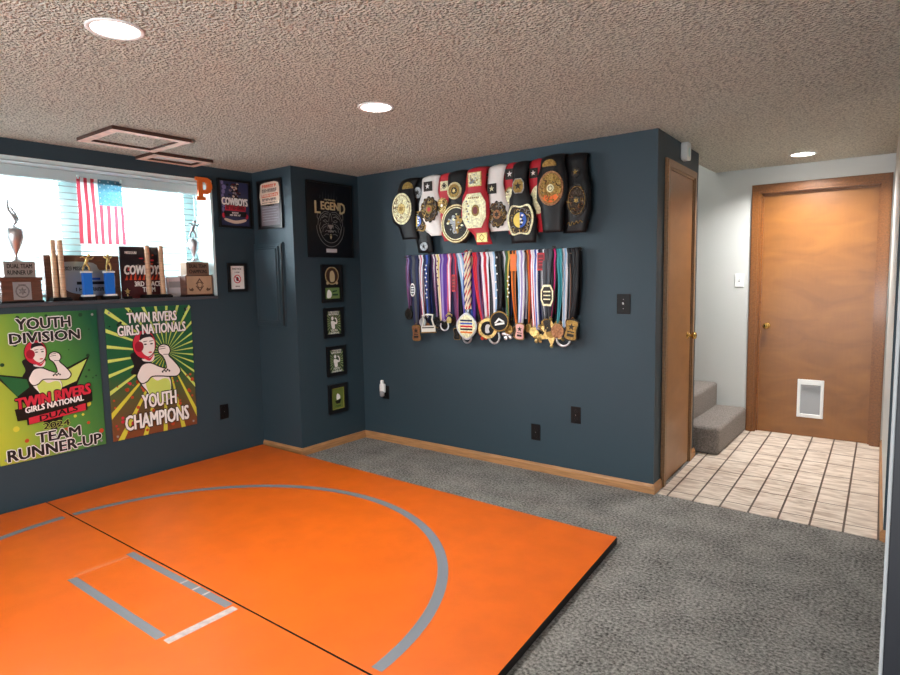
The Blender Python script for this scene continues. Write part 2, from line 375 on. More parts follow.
# window unit
WX = XL-.25
win = MB(); fy = [WY0+t, 1.76, 1.86, WY1-t]
win.box(WX-.04, WX+.03, WY0+t, WY0+.07, WZ0, WZ1-t, VINYL).box(WX-.04, WX+.03, 2.63, WY1-t, WZ0, WZ1-t, VINYL)
win.box(WX-.04, WX+.03, WY0, WY1, WZ0, WZ0+.06, VINYL).box(WX-.04, WX+.03, WY0, WY1, WZ1-.06, WZ1-t, VINYL)
win.box(WX-.04, WX+.035, 1.75, 1.865, WZ0+.06, WZ1-.06, VINYL)
wo = struct('window_1', win)
MB().box(WX-.004, WX+.002, WY0+.07, 1.75, WZ0+.06, WZ1-.06, GLASS).build('pane', wo)
MB().box(WX-.004, WX+.002, 1.865, 2.63, WZ0+.06, WZ1-.06, GLASS).build('pane', wo)
# light well outside the window
struct('window_well', MB().box(-5.42, -5.36, .5, 3.1, .9, 1.79, M('well_steel', (205, 225, 226), .6, bump=(30, .3, .01))).box(-5.36, -4.67, .5, 3.1, .9, 1.1, M('well_gravel', (180, 182, 180), .9, noise=(60, .3))))
# column in the corner, belt wall, closet wall
struct('wall_corner', MB().foot([(XL-.05, YA), (XB, YA), (XB, YD+.02), (XL-.05, YD+.02)], 0, CEIL, NAVY))
struct('wall_back', MB().foot([(-4.4, YD), CL0, CL1, (-3.6, 4.83), (-3.6, YD+.1), (-4.4, YD+.1)], 0, CEIL, NAVY))
# hall walls
DX0, DX1, DZ1 = -1.094, -.262, 2.062
w = MB().box(-3.6, DX0-.012, YE, YE+.12, 0, 4.4, WHITEWALL).box(DX1+.012, XR, YE, YE+.12, 0, 4.4, WHITEWALL).box(DX0-.012, DX1+.012, YE, YE+.12, DZ1+.012, 4.4, WHITEWALL)
struct('wall_hall_end', w)
struct('light_stop_behind_door', MB().box(-1.6, .4, YE+.125, YE+.2, -.1, 2.4, WHITEWALL))  # unseen slab added to stop sky light leaking under the hall door
struct('wall_hall_right', MB().foot([HR0, (XR, 3.80), (XR, YE), HR1], 0, CEIL, NAVY, {3: WHITEWALL}))
struct('wall_stairwell', MB().box(-3.7, -3.6, 4.83, YE+.12, 0, 4.4, WHITEWALL).box(-3.6, -1.36, 4.80, 4.90, CEIL+.1, 4.4, WHITEWALL).box(-1.469, -1.40, 4.90, YE, CEIL+.1, 4.4, WHITEWALL).box(-3.7, -1.4, 4.80, YE+.12, 4.4, 4.5, WHITEWALL))
# wall end close to the camera, with its white corner bead
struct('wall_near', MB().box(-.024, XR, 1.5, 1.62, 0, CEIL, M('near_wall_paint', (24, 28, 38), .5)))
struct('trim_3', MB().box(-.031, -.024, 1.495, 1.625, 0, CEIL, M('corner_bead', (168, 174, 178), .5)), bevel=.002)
struct('wall_right', MB().box(XR, XR+.1, YN, 6, 0, CEIL, NAVY))
struct('wall_rear', MB().box(-4.6, XR+.1, YN-.1, YN, 0, CEIL, M('rear_wall_paint', (150, 150, 150), .6)))
# baseboards
def base(name, a, b, mat=OAK, h=.062, d=.013):
    a, b = Vector(a), Vector(b); L_ = (b-a).length; ang = math.atan2(b.y-a.y, b.x-a.x)
    mb = MB(); prof = [(0, 0), (-d, 0), (-d, h*.72), (-d*.55, h*.9), (-d*.4, h), (0, h)]; n = len(prof)
    vs = [(0, y, z) for y, z in prof]+[(L_, y, z) for y, z in prof]
    mb.add(vs, [tuple(range(n)), tuple(range(n, 2*n))[::-1]]+[(i, n+i, n+(i+1) % n, (i+1) % n) for i in range(n)], mat)
    return struct(name, mb, loc=(a.x, a.y, 0), rot=(0, 0, ang))
base('baseboard_back', (XB, YD), (CL0[0]+.012, YD))
base('baseboard_corner', (XB, YA), (XB, YD)); base('baseboard_column', (XL, YA), (XB+.012, YA))
base('baseboard_closet', (CL0[0], YD-.013), (-1.300, 3.965)); base('baseboard_closet_far', (-1.325, 4.70), (-1.33, 4.83))
base('baseboard_hall_right', (HR0[0], 3.79), (XR, 3.79)); base('baseboard_hall', HR1, (HR0[0], 3.79))

# ------------------------------------------------------------------ hall door
d = tag(MB().box(DX0, DX1, .006, DZ1, -.04, 0, DOORWOOD).build('door_1', loc=(0, YE+.05, 0), rot=BACK), 'wide stained flat wooden door at the end of the hall with a pet flap', 'door', kind='structure')
mb = MB()                                        # jamb
mb.box(DX0-.012, DX0, 0, DZ1+.012, -.09, .0, CASING).box(DX1, DX1+.012, 0, DZ1+.012, -.09, .0, CASING).box(DX0, DX1, DZ1, DZ1+.012, -.09, .0, CASING)
mb.box(DX0, DX0+.012, 0, DZ1, -.05, -.035, CASING).box(DX1-.012, DX1, 0, DZ1, -.05, -.035, CASING).box(DX0, DX1, DZ1-.012, DZ1, -.05, -.035, CASING)
mb.build('jamb', d, loc=(0, 0, .05))
def casing(x0, x1, ztop, wd, mat, parent, th=.018, loc=(0, 0, 0), right_w=None):
    rw = right_w or wd; mb = MB()
    for a, b, c, e in ((0, wd, 0, th*.6), (wd*.12, wd*.8, th*.6, th), ):
        f0, f1 = (a/wd, b/wd)
        pl_ = [(x0-wd+wd*f0, 0), (x0-wd+wd*f1, 0), (x0-wd+wd*f1, ztop+wd*(1-f1)), (x0-wd+wd*f0, ztop+wd*(1-f0))]
        pr = [(x1+rw-rw*f0, 0), (x1+rw-rw*f0, ztop+wd*(1-f0)), (x1+rw-rw*f1, ztop+wd*(1-f1)), (x1+rw-rw*f1, 0)]
        pt = [(x0-wd+wd*f0, ztop+wd*(1-f0)), (x0-wd+wd*f1, ztop+wd*(1-f1)), (x1+rw-rw*f1, ztop+wd*(1-f1)), (x1+rw-rw*f0, ztop+wd*(1-f0))]
        for q in (pl_, pr, pt): mb.prism(q, c, e, mat)
    return mb.build('casing', parent, loc=loc, bevel=.002)
casing(DX0-.004, DX1+.004, DZ1+.004, .072, CASING, d, loc=(0, 0, .05), right_w=.07)
def knob(parent, x, y, z0, mat=BRASS):
    return MB().lathe([(.028, 0), (.028, .004), (.022, .008), (.011, .012), (.010, .03), (.02, .036), (.027, .048), (.024, .060), (.012, .066), (.0001, .067)], mat, 20, (x, y, z0)).build('knob', parent)
knob(d, -1.032, .937, 0)
pet = MB(); px0, px1, pz0, pz1 = -.782, -.588, .168, .492
for a, b, c, e in ((px0, px0+.024, pz0, pz1), (px1-.024, px1, pz0, pz1), (px0+.024, px1-.024, pz0, pz0+.03), (px0+.024, px1-.024, pz1-.045, pz1)): pet.box(a, b, c, e, 0, .014, WHITE)
pf = pet.build('pet_door_frame', d, bevel=.003)
MB().box(px0+.024, px1-.024, pz0+.03, pz1-.045, .001, .006, M('pet_flap', (158, 162, 166), .35)).build('pet_flap', pf)
MB().box(px0+.03, px1-.03, pz1-.06, pz1-.05, .006, .02, GREY).build('latch_rail', pf)

# ------------------------------------------------------------------ closet door (side wall of the hall entrance)
ang = math.atan2(CL1[1]-CL0[1], CL1[0]-CL0[0])
cd_ = tag(MB().box(.215, .815, .012, 2.062, .002, .008, DOORWOOD2).build('door_2', loc=(CL0[0], CL0[1], 0), rot=(PI/2, 0, ang)), 'narrow stained flat closet door in the dark blue side wall by the hall', 'door', kind='structure')
casing(.211, .819, 2.066, .062, CASING2, cd_, th=.024)
knob(cd_, .745, .955, .006)
for z in (.30, 1.05, 1.80):
    MB().box(.208, .222, z-.045, z+.045, .006, .012, DARKM).lathe([(.006, -.048), (.006, .048)], DARKM, 10, (.213, z, .014), 'y').build('hinge', cd_)

# ------------------------------------------------------------------ stairs
st = tag(thing('staircase', None, None), 'grey carpeted stairs climbing to the left behind the closet wall', 'stairs', kind='structure')
for i in range(7):
    x1 = -1.165-.245*i
    m_ = MB().box(x1-.30, x1, 4.905, YE-.002, 0 if i < 2 else .205*i-.1, .215+.205*i, CARPETST)
    m_.build('step', st, bevel=.03, seg=4)

# ------------------------------------------------------------------ ceiling fixtures
def can(x, y, label, p=1.0, c=None):
    o = thing('ceiling_light', label, 'light', (x, y, CEIL), (PI, 0, 0), 'recessed ceiling lights')
    MB().lathe([(.094, -.01), (.094, .003), (.090, .006), (.078, .005), (.074, .0)], WHITE, 32).build('trim_ring', o)
    MB().lathe([(.0001, .003), (.075, .003), (.075, -.02)], M('lit_lens', (255, 248, 236), emit=14), 32).build('lens', o)
    l = bpy.data.lights.new('can_lamp', 'AREA'); l.shape = 'DISK'; l.size = .14; l.energy = CAN_POWER*p; l.color = c or CAN_COLOR; l.spread = math.radians(145)
    lo = bpy.data.objects.new('can_lamp', l); COL.objects.link(lo); lo.parent = o; lo.location = (0, 0, .009); lo.rotation_euler = (PI, 0, 0)
can(-2.253, 1.079, 'recessed round ceiling light nearest the camera, at upper left')
can(-2.256, 2.372, 'recessed round ceiling light in front of the belt wall')
can(-.737, 5.396, 'recessed round ceiling light in the hall above the wide door', 1.5, (1, .96, .92))
can(-2.25, -.4, 'recessed round ceiling light behind the camera on the window side')
can(.4, -.4, 'recessed round ceiling light behind the camera on the right')
up = bpy.data.lights.new('stairwell_lamp', 'AREA'); up.size = .4; up.energy = 20; up.color = (1, .95, .9)
uo = bpy.data.objects.new('stairwell_lamp', up); COL.objects.link(uo); uo.location = (-2.4, 5.4, 4.35)

def hatch(x0, x1, y0, y1, label, inner):
    o = thing('ceiling_hatch', label, 'hatch', (0, 0, CEIL), (0, 0, 0), 'ceiling access panels')
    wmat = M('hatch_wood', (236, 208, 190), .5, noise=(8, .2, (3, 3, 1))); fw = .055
    mb = MB()
    for q in ([(x0, y0), (x1, y0), (x1-fw, y0+fw), (x0+fw, y0+fw)], [(x1, y0), (x1, y1), (x1-fw, y1-fw), (x1-fw, y0+fw)], [(x1, y1), (x0, y1), (x0+fw, y1-fw), (x1-fw, y1-fw)], [(x0, y1), (x0, y0), (x0+fw, y0+fw), (x0+fw, y1-fw)]):
        mb.prism(q, .0, -.022, wmat, M('hatch_edge_shade', (74, 50, 40), .5))  # frame sides coloured dark to paint in shade on the side away from the window
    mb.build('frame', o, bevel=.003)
    MB().box(x0+fw, x1-fw, y0+fw, y1-fw, -.008, 0, inner).build('panel', o)
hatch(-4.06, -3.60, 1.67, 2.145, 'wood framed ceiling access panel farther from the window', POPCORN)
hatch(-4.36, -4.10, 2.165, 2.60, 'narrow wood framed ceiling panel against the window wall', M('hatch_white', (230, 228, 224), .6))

# ------------------------------------------------------------------ wrestling mats
def wmat(name, pts, label):
    o = thing(name, label, 'mat', (0, 0, 0), (0, 0, 0), 'orange mat panels')
    MB().foot(pts, .002, .040, ORANGE, {i: (MATSIDE) for i in range(4)}).build('mat_body', o, bevel=.004)
    return o
MTZ = .0408
far_mat = wmat('wrestling_mat', [(-4.318, 1.445), (-1.075, 1.418), (-1.195, 2.975), (-4.318, 3.05)], 'orange wrestling mat panel under the corner column carrying most of the grey arc')
near_mat = wmat('wrestling_mat', [(-4.318, -.10), (-1.00, -.10), (-1.08, 1.409), (-4.318, 1.437)], 'orange wrestling mat panel nearest the camera with a small taped rectangle')
def arc(mat_o, ymin, ymax):
    mb = MB(); c = (-2.70, 1.40); r0, r1 = 1.222, 1.272; n = 160; run = []
    for k in range(n+1):
        a = 2*PI*k/n; y = c[1]+1.247*math.sin(a)
        if ymin+.022 < y < ymax-.022: run.append(a)
    runs = []
    for a in run:
        if runs and a-runs[-1][-1] < 2*PI/n*1.5: runs[-1].append(a)
        else: runs.append([a])
    for rr in runs:
        vs = []
        for a in rr: vs += [(c[0]+r0*math.cos(a), c[1]+r0*math.sin(a), MTZ), (c[0]+r1*math.cos(a), c[1]+r1*math.sin(a), MTZ)]
        mb.add(vs, [(2*i, 2*i+1, 2*i+3, 2*i+2) for i in range(len(rr)-1)], TAPE)
    mb.build('circle_line', mat_o)
arc(far_mat, 1.41, 3.05); arc(near_mat, -.1, 1.44)
mb = MB()
mb.box(-3.08, -2.27, 1.085, 1.125, MTZ-.001, MTZ, TAPE).box(-3.13, -2.26, 1.375, 1.412, MTZ-.001, MTZ, TAPE)
mb.box(-2.245, -2.205, 1.10, 1.40, MTZ-.001, MTZ, TAPEW).box(-3.115, -3.085, 1.13, 1.37, MTZ-.001, MTZ, M('faint_tape', (206, 110, 60), .5))
for x in (-2.62, -2.52, -2.44): mb.box(x, x+.012, 1.375, 1.412, MTZ, MTZ+.0005, TAPEW)
mb.build('start_box', near_mat)

# ------------------------------------------------------------------ blinds, flag, letter
bl = thing('window_blind', 'white slatted blind in the window behind the trophies', 'blind', (WX+.09, 0, 0))
MB().box(-.03, .045, WY0+.03, WY1-.03, WZ1-.075, WZ1-.007, M('blind_valance', (182, 202, 206), .5)).build('valance', bl, bevel=.004)
nsl = 18
for i in range(nsl):
    z = WZ1-.105-i*.0425
    mb = MB(); vs = []
    ta = math.radians(9)
    for k in range(5):
        s_ = (k/4-.5)*.05; cz = .003*(1-(2*k/4-1)**2)
        vs.append((s_*math.cos(ta)-cz*math.sin(ta), s_*math.sin(ta)*-1+cz))
    v3 = [(x, WY0+.035, z+h) for x, h in vs]+[(x, WY1-.035, z+h) for x, h in vs]
    mb.add(v3, [(k, k+1, 5+k+1, 5+k) for k in range(4)], SLAT, True)
    mb.build('slat', bl, solid=.003)
MB().box(-.025, .025, WY0+.035, WY1-.035, WZ0+.03, WZ0+.05, SLAT).build('bottom_rail', bl, bevel=.003)
for y in (1.05, 1.45, 1.95, 2.32, 2.58):
    for x in (-.027, .027): MB().tube([(x, y, WZ1-.08), (x, y, WZ0+.05)], .0012, SLAT, 6).build('ladder_cord', bl)
MB().tube([(.035, 2.665, WZ1-.09), (.038, 2.668, 1.62)], .004, VINYL, 8).build('tilt_wand', bl)

fl = thing('flag', 'striped star flag hung vertically over the window blind', 'flag', (WX+.142, 1.97, 2.112), LEFT)
FW, FH = .297, .438; mb = MB(); nr = 20
def fz(x, y): return .006*math.sin(x*34+y*6)+.003*math.sin(y*20)
for s_ in range(13):
    x0 = -FW/2+FW*s_/13; x1 = x0+FW/13
    for r in range(nr):
        y0 = -FH*r/nr; y1 = y0-FH/nr
        def bend(x, y): return x-.0*y
        m_ = FLAGR if s_ % 2 == 0 else FLAGW
        if s_ >= 6 and r < 8: m_ = FLAGB
        mb.add([(bend(x0, y1), y1, fz(x0, y1)), (bend(x1, y1), y1, fz(x1, y1)), (bend(x1, y0), y0, fz(x1, y0)), (bend(x0, y0), y0, fz(x0, y0))], [(0, 1, 2, 3)], m_, True)
fc = mb.build('cloth', fl)
mb = MB()
for i in range(6):
    for j in range(9):
        if (i+j) % 2 == 0:
            x = -FW/2+FW*6/13+.012+i*.0257; y = -.014-j*.0185
            mb.poly(star(.0075, .003, 5, x, y), fz(x, y)+.002, FLAGW)
mb.build('stars', fc)
for x in (-FW/2+.01, FW/2-.01): MB().box(x-.006, x+.006, -.012, .012, -.002, .01, VINYL).build('clip', fl)

lp = thing('letter_sign', 'orange block letter P at the top right corner of the window', 'letter', (XL+.006, 2.665, 2.105), LEFT)
OP = M('letter_orange', (226, 112, 40), .45)
H2 = .085
outer = [(-.065, H2), (.03, H2), (.055, .07), (.066, .035), (.066, .01), (.052, -.022), (.028, -.036), (-.012, -.036), (-.012, -.06), (.008, -.06), (.008, -H2), (-.065, -H2), (-.065, -.06), (-.048, -.06), (-.048, .06), (-.065, .06)]
hole = [(-.012, .052), (.016, .052), (.026, .04), (.028, .024), (.026, .006), (.016, -.006), (-.012, -.006)]
# letter with a counter: one outline with a bridge
ol = outer[:3]+outer[3:7]+[outer[7]]
loop = [(-.012, .052)] + hole[1:]
pts = outer[:8]+[(-.012, -.006)]+hole[::-1][1:-1][0:0]
mb = MB()
mb.prism([(-.065, H2), (-.012, H2), (-.012, -.06), (.008, -.06), (.008, -H2), (-.065, -H2), (-.065, -.06), (-.048, -.06), (-.048, .06), (-.065, .06)], 0, .022, OP)
mb.prism([(-.012, H2), (.03, H2), (.055, .07), (.066, .035), (.066, .01), (.052, -.022), (.028, -.036), (-.012, -.036), (-.012, -.006), (.016, -.006), (.026, .006), (.028, .024), (.026, .04), (.016, .052), (-.012, .052)], 0, .022, OP)
mb.build('letter', lp, bevel=.003)

# ------------------------------------------------------------------ posters on the window wall
SKIN = M('print_skin', (238, 232, 228), .4); HAIR = M('print_dark', (24, 20, 26), .4); PRED = M('print_red', (206, 44, 66), .4)
LIME = M('print_lime', (204, 224, 110), .4); DGREEN = M('print_dark_green', (22, 66, 40), .4); PWH = M('print_white', (240, 240, 238), .4)
MGREEN = M('print_green', (34, 104, 58), .4); RUST = M('print_rust', (190, 74, 40), .4); PYEL = M('print_yellow', (214, 210, 70), .4); INK = M('print_ink', (16, 18, 16), .4)
def athlete(mb, cx, cy, s, z):
    """wrestler in a red ear guard with one arm raised, cropped at the chest"""
    P = lambda pts: [(cx+x*s, cy+y*s) for x, y in pts]
    q = .0006
    mb.poly(P(smooth([(-.50, .30), (-.30, .34), (-.12, .20), (-.16, -.05), (-.30, -.16), (-.52, -.12), (-.44, .05)])), z, HAIR)           # pony tail
    body = [(-.34, -.16), (-.16, .04), (.05, .02), (.20, -.16), (.36, -.34), (.38, -.56), (.30, -.86), (-.06, -.86), (-.16, -.60), (-.30, -.38)]
    mb.poly(P(smooth([(x*1.06-.01, y*1.02) for x, y in body])), z+q, INK)
    mb.poly(P(smooth(body)), z+2*q, SKIN)
    mb.poly(P(smooth([(-.20, -.38), (-.08, -.26), (.06, -.36), (.22, -.33), (.34, -.38), (.37, -.58), (.29, -.85), (-.05, -.85), (-.15, -.60)])), z+3*q, LIME)
    arm = [(-.34, -.10), (-.24, .04), (-.06, .05), (.12, -.05), (.30, -.11), (.29, .06), (.23, .20), (.15, .28), (.15, .40), (.25, .45), (.37, .40), (.40, .29), (.36, .19), (.47, .05), (.58, -.10), (.62, -.21), (.54, -.30), (.36, -.29), (.14, -.25), (-.06, -.24), (-.18, -.34), (-.30, -.36), (-.38, -.22)]
    cen = (.1, -.05)
    def grow(pts, g):
        out = []
        for k in range(len(pts)):
            (ax, ay), (bx, by) = pts[k-1], pts[(k+1) % len(pts)]; dx, dy = bx-ax, by-ay; L_ = math.hypot(dx, dy) or 1
            out.append((pts[k][0]-dy/L_*g, pts[k][1]+dx/L_*g))
        return out
    mb.poly(P(smooth(grow(arm, .028), 4)), z+4*q, INK)
    mb.poly(P(smooth(arm, 4)), z+5*q, SKIN)
    for a_, b_ in (((.29, -.11), (.20, -.16)), ((.17, .40), (.30, .41)), ((.15, .35), (.30, .36)), ((.24, .22), (.38, .21))):
        mb.poly(P([(a_[0], a_[1]), (b_[0], b_[1]), (b_[0], b_[1]+.014), (a_[0], a_[1]+.014)]), z+6*q, INK)
    mb.poly(P(smooth([(-.24, .14), (-.02, .10), (.02, .26), (-.22, .30)])), z+5*q, SKIN)                                                 # neck
    mb.poly(P(ell(.27, .33, 28, -.18, .50)), z+6*q, INK)
    mb.poly(P(ell(.255, .315, 28, -.18, .50)), z+7*q, PRED)
    mb.poly(P(smooth([(-.28, .62), (-.12, .70), (.03, .60), (.05, .46), (.02, .32), (-.10, .22), (-.22, .30), (-.28, .46)])), z+8*q, SKIN)
    mb.poly(P(smooth([(-.24, .74), (-.06, .74), (.03, .64), (-.06, .66), (-.20, .64), (-.28, .60)])), z+9*q, HAIR)
    mb.poly(P(ell(.10, .12, 20, -.30, .46)), z+9*q, M('print_deep_red', (150, 22, 44), .4))
    mb.poly(P(smooth([(-.26, .34), (-.10, .18), (.02, .27), (.0, .22), (-.10, .12), (-.28, .26)])), z+9*q, PRED)
    for ex in (-.16, -.02): mb.poly(P(ell(.035, .016, 10, ex, .50)), z+9*q, HAIR); mb.poly(P([(ex-.05, .55), (ex+.05, .565), (ex+.05, .575), (ex-.04, .57)]), z+9*q, HAIR)
    mb.poly(P(ell(.045, .018, 10, -.06, .31)), z+9*q, PRED)
    for k in range(5): mb.poly(P(ell(.022, .026, 8, .20+k*.04, -.17+.03*(k % 2))), z+6*q, HAIR)

def poster_a():
    o = thing('wall_poster', 'green poster reading YOUTH DIVISION and TEAM RUNNER-UP below the window', 'poster', (XL+.002, 1.5355, .775), LEFT, 'green tournament posters')
    W, H = .61, .915; hw, hh = W/2, H/2
    GA = gradient('print_green_wash', (186, 198, 64), (92, 156, 68), (18, 86, 58), (1.35, .35, 0))
    MB().box(-hw, hw, -hh, hh, 0, .006, GA).build('sheet', o, bevel=.002)
    z = .0066; mb = MB(); rnd = random.Random(3)
    for k in range(60):
        x, y = rnd.uniform(-hw+.02, hw-.02), rnd.uniform(-hh+.02, hh-.02); f = (y+hh)/H
        if f > .5: mb.disc(x, y, z, rnd.uniform(.004, .016)*(f*1.1), DGREEN)
        elif f < .33: mb.disc(x, y, z, rnd.uniform(.006, .018), RUST if f < .2 else PYEL)
    z += .0005
    mb.poly([(-.30, .105), (-.12, .06), (.02, .06), (.24, .155), (.03, -.27), (-.03, -.27)], z, INK)
    mb.poly([(-.275, .09), (-.13, .05), (-.12, .0), (-.19, -.05)], z+.0005, MGREEN)
    mb.poly([(.05, .055), (.22, .135), (.15, .0), (.06, -.03)], z+.0005, LIME)
    for (sx, sy) in ((hw-.03, hh-.03), (hw-.03, -hh+.03), (-hw+.03, hh-.03), (-hw+.03, -hh+.03)): mb.disc(sx, sy, z, .008, GREY)
    z += .001
    athlete(mb, -.03, .095, .235, z); z += .0066
    mb.poly([(-.21, -.125), (.235, -.085), (.235, -.145), (.20, -.155), (.20, -.20), (-.15, -.235), (-.15, -.20), (-.20, -.20)], z, INK)
    mb.poly([(-.14, -.19), (.19, -.155), (.19, -.20), (-.14, -.232)], z+.0006, PRED)
    mb.poly([(-.05, -.25), (.05, -.235), (.0, -.31)], z, INK)
    mb.build('artwork', o)
    z += .0012
    for a_, kw in ((('YOUTH', (-.165, .358, .135, .425), z, INK, .03), dict(outline=PWH, ow=.05)), (('DIVISION', (-.205, .275, .185, .338), z, INK, .03), dict(outline=PWH, ow=.05)),
                   (('TWIN RIVERS', (-.20, -.128, .225, -.062), z, PRED, .04), dict(rise=.035, outline=INK, ow=.05)), (('GIRLS NATIONAL', (-.155, -.158, .18, -.122), z+.001, PWH, .03), dict(rise=.025)),
                   (('DUALS', (-.08, -.222, .14, -.188), z+.001, INK, .03), dict(rise=.03)), (('2024', (-.065, -.278, .085, -.240), z+.001, INK, .03), dict(outline=LIME, ow=.04)),
                   (('TEAM', (-.105, -.358, .145, -.296), z, INK, .03), dict(outline=PWH, ow=.05)), (('RUNNER-UP', (-.265, -.440, .27, -.372), z, INK, .03), dict(outline=PWH, ow=.05))):
        MB().text(*a_, **kw).build('lettering', o)
def poster_b():
    o = thing('wall_poster', 'green sunburst poster reading YOUTH CHAMPIONS, right of the other poster', 'poster', (XL+.002, 2.1975, .778), LEFT, 'green tournament posters')
    W, H = .62, .915; hw, hh = W/2, H/2
    GB = gradient('print_forest_wash', (140, 64, 40), (30, 98, 58), (24, 92, 62), (0, .9, 0))
    MB().box(-hw, hw, -hh, hh, 0, .006, GB).build('sheet', o, bevel=.002)
    z = .0066; mb = MB(); cx, cy = .10, .12
    def edge(a):
        c, s_ = math.cos(a), math.sin(a)
        tx = ((hw-cx) if c > 0 else (-hw-cx))/c if abs(c) > 1e-6 else 9; ty = ((hh-cy) if s_ > 0 else (-hh-cy))/s_ if abs(s_) > 1e-6 else 9
        t_ = min(tx, ty); return (cx+c*t_, cy+s_*t_)
    for k in range(26):
        a = 2*PI*k/26+.05; p0, p1 = edge(a-.027), edge(a+.027)
        mb.poly([(cx, cy), p0, p1], z, LIME if p0[1] > -.25 else PYEL)
    rnd = random.Random(5)
    for k in range(60):
        x, y = rnd.uniform(-hw+.02, hw-.02), rnd.uniform(-hh+.02, -.05); mb.disc(x, y, z+.0005, rnd.uniform(.005, .014), RUST if rnd.random() < .7 else PRED)
    for k in range(14):
        x, y = rnd.uniform(-hw+.02, hw-.02), rnd.uniform(.22, hh-.02); mb.disc(x, y, z+.0005, rnd.uniform(.004, .010), INK)
    for (sx, sy) in ((hw-.03, hh-.03), (hw-.03, -hh+.03), (-hw+.03, hh-.03), (-hw+.03, -hh+.03)): mb.disc(sx, sy, z+.001, .008, GREY)
    athlete(mb, .0, .035, .315, z+.0012)
    mb.build('artwork', o); z += .009
    for a_, ow in ((('TWIN RIVERS', (-.165, .350, .19, .420), z, PWH, .022), .03), (('GIRLS NATIONALS', (-.235, .265, .255, .335), z, PWH, .022), .03),
                   (('YOUTH', (-.10, -.265, .15, -.165), z, PWH, .022), .03), (('CHAMPIONS', (-.225, -.40, .24, -.295), z, PWH, .022), .03)):
        MB().text(*a_, outline=INK, ow=ow).build('lettering', o)
poster_a(); poster_b()

# ------------------------------------------------------------------ framed pictures
def frame(name, label, loc, rot, W, H, art, fw=.018, dep=.018, mat=BLACKM, cat='picture', group=None, back=None):
    o = thing(name, label, cat, loc, rot, group); hw, hh = W/2, H/2; mb = MB()
    for q in ([(-hw, -hh), (hw, -hh), (hw-fw, -hh+fw), (-hw+fw, -hh+fw)], [(hw, -hh), (hw, hh), (hw-fw, hh-fw), (hw-fw, -hh+fw)], [(hw, hh), (-hw, hh), (-hw+fw, hh-fw), (hw-fw, hh-fw)], [(-hw, hh), (-hw, -hh), (-hw+fw, -hh+fw), (-hw+fw, hh-fw)]):
        mb.prism(q, 0, dep, mat)
    mb.build('frame', o, bevel=.002)
    a = MB().box(-hw+fw, hw-fw, -hh+fw, hh-fw, .001, .008, back or BLACKM); art(a, .0086); a.build('print', o)
    return o
PNAVY = M('print_navy', (50, 56, 92), .3); PCREAM = M('print_cream', (226, 206, 186), .35); PBRN = M('print_brown', (96, 84, 86), .35); PGREY = M('print_grey', (150, 150, 160), .35)
PORANGE = M('print_orange', (212, 78, 44), .35); PGOLDI = M('print_gold', (200, 184, 142), .4)
def art_cowboys(a, z):
    a.poly([(-.127, -.17), (.127, -.17), (.127, .17), (-.127, .17)], z, PNAVY)
    for k in range(7): a.poly(ell(.012+.004*(k % 3), .018, 10, -.105+.008*(k % 3), -.05+.035*k), z+.0004, M('print_violet', (120, 116, 170), .4))
    rnd = random.Random(9)                                   # busy crest behind the wording
    for k in range(110):
        y = rnd.uniform(.0, .155); x = rnd.gauss(.0, .022+.18*(.15-y)*.6)
        a.poly(ell(rnd.uniform(.005, .014), rnd.uniform(.004, .010), 9, x, y), z+.0006+.0002*(k % 4), (INK, PBRN, PGREY, INK, MAROON, PCREAM, DARKM)[k % 7])
    a.poly([(-.09, -.055), (.095, -.055), (.10, -.01), (-.085, -.012)], z+.0015, PRED)
    a.poly([(-.10, -.10), (.10, -.10), (.105, -.06), (-.10, -.06)], z+.0012, INK)
    a.poly(smooth([(-.09, -.135), (0, -.155), (.09, -.135), (.09, -.115), (0, -.13), (-.09, -.115)]), z+.0012, PCREAM)
    for x in (-.105, .105): a.poly(ell(.014, .02, 12, x, -.095), z+.0012, PRED)
    a.text('COWBOYS', (-.115, -.012, .115, .045), z+.002, PWH, .04, outline=INK, ow=.05)
    a.marks((-.08, -.048, .088, -.018), z+.002, INK, 9, 2); a.marks((-.03, -.078, .03, -.064), z+.002, PWH, 4, 3); a.marks((-.05, -.096, .05, -.082), z+.002, PWH, 8, 4)
frame('picture_frame', 'black framed dark blue COWBOYS print between window and corner column', (XL+.002, 2.932, 2.016), LEFT, .295, .378, art_cowboys)
def art_notice(a, z):
    a.poly([(-.062, -.094), (.062, -.094), (.062, .094), (-.062, .094)], z, PWH)
    a.text('NOTICE', (-.04, .062, .04, .076), z+.0005, INK, .02); a.marks((-.022, .038, .022, .046), z+.0005, INK, 6, 5)
    a.ring(0, -.012, z+.0005, .027, .034, PRED); a.poly([(-.024, .006), (-.018, .012), (.024, -.03), (.018, -.036)], z+.0009, PRED)
    a.poly(ell(.012, .017, 12, 0, -.012), z+.0006, INK); a.marks((-.02, -.075, .02, -.066), z+.0005, INK, 5, 6)
frame('picture_frame', 'small black framed white notice with a red prohibition circle', (XL+.002, 2.921, 1.434), LEFT, .17, .228, art_notice, fw=.022, cat='sign')
